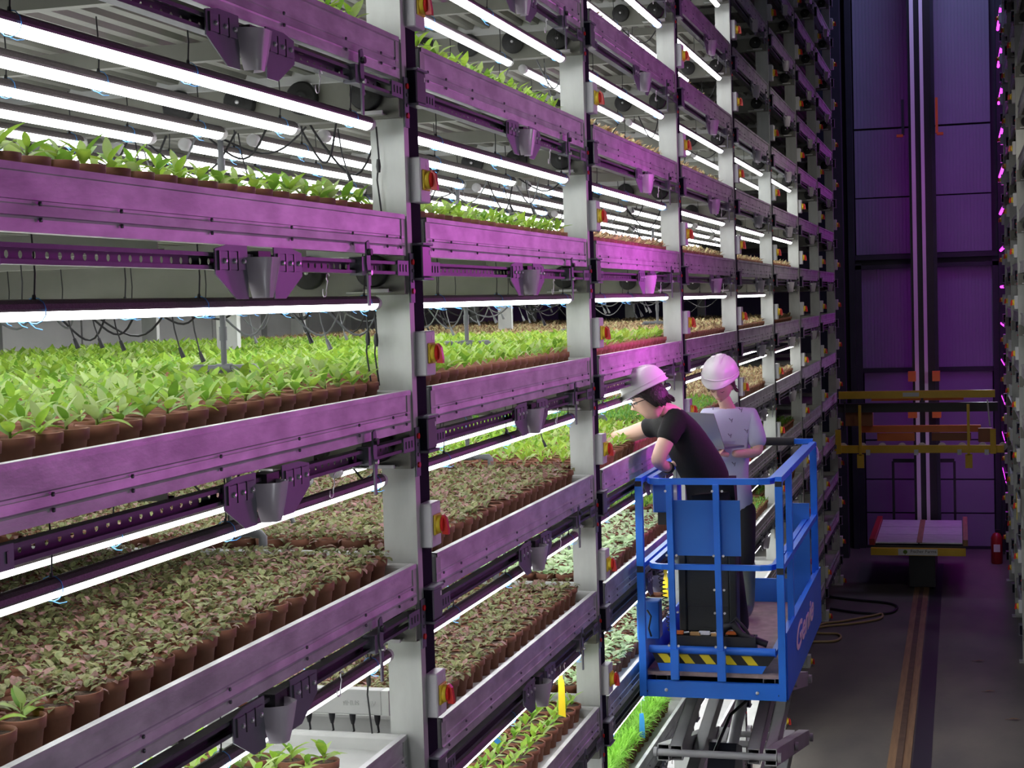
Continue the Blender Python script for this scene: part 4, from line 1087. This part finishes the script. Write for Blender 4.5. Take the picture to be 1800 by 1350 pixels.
def hairshell(Mx, parent, mt, back=.0, low=-.45, seed=3):
    R = random.Random(seed); mb = MB(); vs = []; fs = []; nu, nv = 30, 12
    for i in range(nv+1):
        for k in range(nu):
            th = 2*math.pi*k/nu; x, y = math.sin(th), math.cos(th)
            lowz = low if y < -.1 else (.30 if y > .4 else low+(.30-low)*(y+.1)/.5)
            ph0 = math.acos(max(-1, min(1, lowz))); ph = ph0*i/nv; z = math.cos(ph); rr = math.sin(ph)
            w = 1.07+.05*R.random()+(.07*(i/nv) if y < 0 else .02)
            vs.append(Mx @ Vector((.078*x*rr*w, (.098*y*rr*w)-.004, .124*z*1.04-(.012*R.random() if i == nv else 0))))
    for i in range(nv):
        for k in range(nu): fs.append((i*nu+k, i*nu+(k+1) % nu, (i+1)*nu+(k+1) % nu, (i+1)*nu+k))
    mb.add(vs, fs, mt, True)
    for q in range(46):
        th = R.uniform(1.75, 4.53); x, y = math.sin(th), math.cos(th)
        a = Vector((.080*x, .102*y, -.01-.02*R.random())); b = a+Vector((x*.008, y*.016+R.uniform(-.01, .01), -.030)); c = b+Vector((x*.012+R.uniform(-.01, .01), y*.012, -.022+.012*R.random()))
        mb.tube([Mx @ a, Mx @ b, Mx @ c], [.009, .007, .002], mt, 5)
    return mb.build('hair', parent)
hairshell(HM, man, 'hair')
helmet(frame(hc+HM.to_3x3() @ V3((0, -.006, .040)), (-1, -.28, -.46), (-.42, -.02, 1)), man, 'white helmet with magenta light on its back')
slN, slF = sN.lerp(elN, .58), sF.lerp(elF, .52)
tee = [skin([(pel+V3((.01, 0, -.02)), (.150, .145)), (belly, (.150, .150)), (chest, (.155, .150)), (neck.lerp(chest, .38), (.085, .085)), (sN.lerp(chest, -.02), .082), (sN.lerp(slN, .55), .070), (slN, .066), (sF, .082), (sF.lerp(slF, .55), .068), (slF, .064)],
            [(0, 1), (1, 2), (2, 3), (2, 4), (4, 5), (5, 6), (2, 7), (7, 8), (8, 9)], 0, 2)]
joinm('tshirt', tee, ['tee'], man)
tr = [skin([(pel+V3((0, 0, .02)), .140), (hN, .110), (kN, .082), (aN+V3((0, 0, .03)), .070), (hF, .110), (kF, .082), (aF+V3((0, 0, .03)), .070)], [(0, 1), (1, 2), (2, 3), (0, 4), (4, 5), (5, 6)], 0, 2)]
joinm('trousers', tr, ['trous'], man)
for a_ in (aN, aF):
    b_ = [chain([a_+V3((.02, .0, .02)), a_+V3((.03, .0, -.045)), a_+V3((-.06, -.02, -.052)), a_+V3((-.14, -.04, -.058))], [.052, .045, .042, .034], 2)]
    joinm('boot', b_, ['trous'], man)
wv = elN.lerp(wrN, .80); MB().tube([wv+V3((.0, -.0, .0)), wv+(wrN-elN).normalized()*.03], .036, 'black', 12).build('watch', man)

# --- woman with laptop
wo = root('person', (-1.46, 10.3, PF), 'person in lilac coat, white helmet and rubber boots standing on the lift with open laptop', 'person')
wc = c3(1267, 676, 10.26); X0 = -1.475
nk = V3((X0+.010, 10.32, ZC-.725)); ch = V3((X0+.01, 10.33, ZC-.86)); bl = V3((X0, 10.34, ZC-1.05)); pv = V3((X0, 10.35, ZC-1.22))
sR, sL = V3((X0+.175, 10.34, ZC-.795)), V3((X0-.155, 10.34, ZC-.795))
eR, eL = V3((X0+.205, 10.27, ZC-1.01)), V3((X0-.20, 10.25, ZC-1.01)); wR, wL = V3((X0+.06, 10.10, ZC-1.00)), V3((X0-.09, 10.10, ZC-1.0))
J = [(pv, .09), (bl, .085), (ch, .095), (nk, .048), (wc+V3((0, .015, -.06)), .045), (sR, .050), (eR, .038), (wR, .026), (sL, .050), (eL, .038), (wL, .026),
     (V3((X0+.085, 10.35, ZC-1.30)), .06), (V3((X0+.095, 10.32, ZC-1.68)), .036), (V3((X0+.10, 10.36, PF+.09)), .04), (V3((X0-.085, 10.35, ZC-1.30)), .06), (V3((X0-.09, 10.32, ZC-1.68)), .036), (V3((X0-.10, 10.36, PF+.09)), .04)]
E_ = [(0, 1), (1, 2), (2, 3), (3, 4), (2, 5), (5, 6), (6, 7), (2, 8), (8, 9), (9, 10), (0, 11), (11, 12), (12, 13), (0, 14), (14, 15), (15, 16)]
parts = [skin(J, E_, 0, 2)]
WMx = frame(wc, (-.12, -1, -.48), (0, -.42, 1)); parts.append(headmesh(WMx))
parts += hand(wR+V3((-.055, -.025, .0)), (-.9, -.35, .12), (.2, -.8, .3), (0, 0, 1), (-.2, -.4, .9), .95, .35)
parts += hand(wL+V3((.03, -.04, .0)), (.9, -.4, .1), (.2, .8, .3), (0, 0, 1), (.2, -.4, .9), .95, .35)
joinm('body', parts, ['skin'], wo); face_bits(WMx, wo, True)
hairshell(WMx, wo, 'hairb', seed=9, low=-.25)
helmet(frame(wc+WMx.to_3x3() @ V3((0, -.008, .044)), (-.10, -1, -.36), (.0, -.30, 1)), wo, 'white helmet seen from the front')
ct = [skin([(V3((X0, 10.345, ZC-1.47)), (.175, .120)), (V3((X0, 10.345, ZC-1.25)), (.165, .120)), (bl, (.138, .115)), (ch+V3((0, 0, .02)), (.155, .120)), (nk+V3((0, .0, .0)), (.072, .066)), (sR+V3((-.02, 0, .018)), .070), (sR.lerp(eR, .5), .068), (sR.lerp(eR, .88), .066), (sL+V3((.02, 0, .018)), .070), (sL.lerp(eL, .5), .068), (sL.lerp(eL, .88), .066)],
           [(0, 1), (1, 2), (2, 3), (3, 4), (3, 5), (5, 6), (6, 7), (3, 8), (8, 9), (9, 10)], 2, 2)]
coat = joinm('coat', ct, ['coat'], wo)
bvh_pts = [(1283, 765), (1302, 720), (1312, 757), (1285, 738), (1252, 716), (1305, 800), (1290, 815)]
for (u, v) in bvh_pts:
    p = V3(at(u, v, 10.20)); MB().tube([p+V3((-.012, 0, .010)), p+V3((.0, -.002, -.004)), p+V3((.010, 0, .008)), p+V3((.004, 0, -.016))], .003, 'motif', 5).build('print_motif', coat)
for s in (-1, 1):
    joinm('trouser_leg', [chain([V3((X0+s*.085, 10.35, ZC-1.32)), V3((X0+s*.092, 10.335, ZC-1.55)), V3((X0+s*.097, 10.335, ZC-1.80))], [.095, .080, .060], 2)], ['trous'], wo)
    ax = X0+s*.10
    joinm('boot', [chain([V3((ax, 10.345, ZC-1.71)), V3((ax, 10.35, ZC-1.86)), V3((ax, 10.36, PF+.085)), V3((ax-.01, 10.33, PF+.046)), V3((ax-.03, 10.22, PF+.036)), V3((ax-.04, 10.15, PF+.034))], [.070, .060, .052, .050, .046, .036], 2)], ['boot'], wo)
lp = root('laptop', (0, 0, 0), 'open grey laptop held by the person in the lilac coat', 'laptop')
hp = V3(at(1273, 786, 10.02)); w_ = V3((-.86, .42, .02)).normalized()*.31; d_ = V3((.42, .62, .0)).normalized()*.16; up_ = V3((-.058, -.035, .215))
def slab(a, e1, e2, th, m_, nm):
    n_ = e1.cross(e2).normalized()*th; vs = [a, a+e1, a+e1+e2, a+e2]; vs += [v+n_ for v in vs]
    MB().add(vs, [(0, 3, 2, 1), (4, 5, 6, 7), (0, 1, 5, 4), (1, 2, 6, 5), (2, 3, 7, 6), (3, 0, 4, 7)], m_).build(nm, lp)
slab(hp, w_, up_, .006, 'laptop', 'screen'); slab(hp, w_, V3((.11, .13, .0)), .014, 'laptop', 'keyboard_base')

for pr in (man, wo):
    for o in bpy.data.objects:
        if o.parent is pr: o.location = -pr.location

# ---------------------------------------------------------------- stacker crane and its bed at the far end
cr = root('stacker_crane', (-.60, 24.6, 0), 'yellow and orange stacker crane carriage on tall black mast at the aisle end', 'crane')
def bx_(name, x0, x1, y0_, y1_, z0_, z1_, m_, parent=cr):
    return MB().box(x0+.60, x1+.60, y0_-24.6, y1_-24.6, z0_, z1_, m_).build(name, parent)
MY = 26.75
bx_('mast', -.775, -.415, MY, MY+.22, .45, 11.2, 'black')
bx_('mast_strip', -.735, -.672, MY-.03, MY, .45, 11.2, 'mast'); bx_('mast_strip', -.585, -.530, MY-.03, MY, .45, 11.2, 'mast')
bx_('cable_guide', -.415, -.36, MY+.05, MY+.15, .45, 11.2, 'dsteel')
for x in (-.86, -.33):
    bx_('guide_bracket', x-.02, x+.02, MY-.10, MY, wz(2.55)-.02, wz(3.10), 'co' if x > -.5 else 'dsteel'); bx_('bracket_foot', min(x, x+.1*(1 if x > -.5 else -1))-.0, max(x, x+.1*(1 if x > -.5 else -1)), MY-.12, MY, wz(2.50), wz(2.54), 'co')
for x in (-1.12, -.14): bx_('side_frame', x-.02, x+.02, MY+.2, MY+.24, .5, 1.62, 'black')
bx_('side_frame', -1.12, -.14, MY+.2, MY+.24, 1.60, 1.66, 'black')
bx_('side_frame', -1.12, -.14, MY+.2, MY+.24, .48, .54, 'black')
YF = 24.0
def zb2(v): return at(1610, v, YF)[2]
bx_('top_beam', -1.766, .457, YF, YF+.08, zb2(700), zb2(687), 'cy')
bx_('name_plate', -.84, -.61, YF-.006, YF, zb2(697), zb2(690), 'greyp')
bx_('carriage_beam', -1.80, .50, YF+.30, YF+.42, zb2(727), zb2(711), 'black')
for (xa, xb) in ((-1.32, -.60), (-.56, .02)): bx_('upper_fork', xa, xb, YF+.5, YF+.6, zb2(708), zb2(702), 'co')
bx_('lower_beam', -1.873, .572, YF-.02, YF+.06, zb2(796), zb2(783), 'cy')
bx_('lower_fork', -1.50, .26, YF+.6, YF+.7, zb2(766), zb2(754), 'co')
bx_('drive_plate', -1.25, -.70, YF+.65, YF+.72, zb2(782), zb2(768), 'co'); bx_('drive_plate', -.45, .12, YF+.65, YF+.72, zb2(782), zb2(768), 'brown')
bx_('motor', -1.70, -1.30, YF+.4, YF+.62, zb2(752), zb2(728), 'brown'); bx_('motor', .22, .42, YF+.4, YF+.55, zb2(782), zb2(758), 'brown')
for x in (-.78, -.40): bx_('carriage_block', x-.07, x+.07, MY-.25, MY-.05, zb2(758), zb2(730), 'co'); bx_('carriage_block', x-.06, x+.06, MY-.25, MY-.05, zb2(687), zb2(668), 'co')
for x in (-1.46, .08):
    bx_('hanger', x-.02, x+.02, YF-.07, YF-.02, zb2(800), zb2(711), 'cy'); bx_('hanger_foot', x-.05, x+.05, YF-.07, YF-.02, zb2(822), zb2(798), 'cy')
for x in (-1.78, .42): bx_('end_stop', x-.04, x+.04, YF-.08, YF-.02, zb2(797), zb2(754), 'cy')
for i in range(9):
    MB().lathe([(.010, -.03), (.060, -.03), (.060, 0), (.010, 0)], 'greyp', 16, (-1.72+i*.285+.60, YF-24.6+.10, zb2(786)), 'y', smooth=False).build('roller', cr)
for x in (-1.35, -.66, -.05, .33): bx_('clip', x-.03, x+.03, YF-.09, YF-.02, zb2(799), zb2(790), 'greyp')
MB().tube([(-1.68+.6, -.6, zb2(704)), (-1.70+.6, -.6, zb2(756))], .012, 'black', 6).build('hose', cr); MB().tube([(.35+.6, -.6, zb2(704)), (.38+.6, -.6, zb2(750))], .012, 'mast', 6).build('hose', cr)
bed = root('crane_bed', (-.64, 24.0, 0), 'low yellow-fronted transfer bed with foil-covered panels on the floor rail', 'transfer bed')
def bb(name, x0, x1, y0_, y1_, z0_, z1_, m_): return MB().box(x0+.64, x1+.64, y0_-24.0, y1_-24.0, z0_, z1_, m_).build(name, bed)
BZ = wz(-3.72)
bb('front_beam', -1.335, .018, 23.90, 23.98, BZ-.155, BZ-.05, 'cy')
sg = bb('sign_plate', -.94, -.38, 23.893, 23.899, BZ-.148, BZ-.056, 'white')
text('Fischer Farms', 'sign_text', .066, 'ink', sg, (.06, -.109, BZ-.092), (math.radians(90), 0, 0), .001)
e = MB(); cxe = -.84+.64
e.lathe([(.001, 0), (.030, 0), (.030, -.002), (.001, -.002)], 'leafg3', 16, (cxe, -.108, BZ-.10), 'y'); e.box(cxe-.004, cxe+.004, -.112, -.108, BZ-.14, BZ-.10, 'rust'); e.build('tree_emblem', sg)
bb('inner_frame', -1.30, .0, 24.0, 26.4, BZ-.10, BZ-.02, 'black')
for i in range(2):
    for k in range(3):
        xa = -1.27+i*.63; ya = 24.05+k*.80
        bb('foil_panel', xa, xa+.61, ya, ya+.77, BZ, BZ+.02, 'foil')
bb('side_guide', -1.36, -1.28, 24.0, 26.5, BZ-.02, BZ+.07, 'redx'); bb('side_guide', -.02, .05, 24.0, 26.5, BZ-.02, BZ+.07, 'rust')
bb('crossbar', -.68, -.60, 24.0, 26.4, BZ+.021, BZ+.030, 'rust')
bb('undercarriage', -.80, -.42, 24.2, 26.3, .03, BZ-.10, 'black')
bb('travel_wheel', -.66, -.58, 24.25, 24.6, .03, .36, 'dsteel')

# floor clutter
def hose(name, pts, r_, m_, label):
    o = MB()
    P = [Vector(p) for p in pts]; Q = []
    for i in range(len(P)-1):
        a, b, c, d = P[max(i-1, 0)], P[i], P[i+1], P[min(i+2, len(P)-1)]
        for t in [k/8 for k in range(8)]: Q.append(.5*((2*b)+(-a+c)*t+(2*a-5*b+4*c-d)*t*t+(-a+3*b-3*c+d)*t**3))
    Q.append(P[-1]); o.tube(Q, r_, m_, 7)
    return tag(o.build(name), label, 'hose')
def fl(u, v):
    a = CR*((u-900)/FPX)-CU*((v-675)/FPX)+CF; a = a*(-(ZC-.02)/a.z); return (a.x, a.y, .02)
hose('garden_hose', [fl(1425, 1112), fl(1445, 1097), fl(1480, 1092), fl(1530, 1083), fl(1550, 1079), fl(1545, 1088), fl(1500, 1096), fl(1450, 1101), fl(1425, 1108), fl(1440, 1113), fl(1470, 1114), fl(1478, 1120), fl(1465, 1127), fl(1425, 1128)], .016, 'hose', 'tan hose looped on the concrete floor beside the rack foot')
hose('black_hose', [fl(1458, 1049), fl(1500, 1054), fl(1560, 1060), fl(1577, 1068), fl(1560, 1078), fl(1510, 1077), fl(1460, 1070)], .018, 'black', 'black hose looped on the dark floor behind the tan hose')
o = root('orange_ball_float', fl(1436, 1088), 'small orange reel lying beside the tan hose', 'reel')
MB().lathe([(.02, -.04), (.07, -.035), (.07, -.025), (.03, -.02), (.03, .02), (.07, .025), (.07, .035), (.02, .04)], 'co', 14, (0, 0, .055), 'x').build('spool', o); MB().tube([(-.06, 0, .055), (.06, 0, .055)], .01, 'black', 6).build('axle', o)
ex = root('fire_extinguisher', (.50, 26.6, 0), 'dark red fire extinguisher by the roller door', 'extinguisher')
MB().lathe([(.08, 0), (.09, .02), (.09, .42), (.06, .48), (.03, .50)], 'redx', 16).build('cylinder', ex); MB().box(-.02, .06, -.015, .015, .50, .55, 'black').build('valve', ex)
MB().tube([(.05, 0, .52), (.12, 0, .45), (.11, 0, .15)], .012, 'black', 6).build('hose', ex); MB().box(-.05, .05, -.093, -.089, .20, .32, 'white').build('sticker', ex)
for u, v, lf in ((1730, 1213, 'small dark leaf on the concrete, middle one of three'), (1772, 1262, 'dark dry leaf on the concrete closest to the viewer'), (1712, 1160, 'tiny dark leaf on the concrete furthest down the aisle')):
    p = fl(u, v); o = root('fallen_leaf', (p[0], p[1], .002), lf, 'leaf', 'dry leaves on the floor')
    q = MB(); leaf(q, (0, 0, .004), 0, .1, .12, .05, .2, 'leafb2', 3); q.build('blade', o)
    MB().tube([(-.03, 0, .004), (0, 0, .004)], .002, 'leafb2', 4).build('stalk', o)
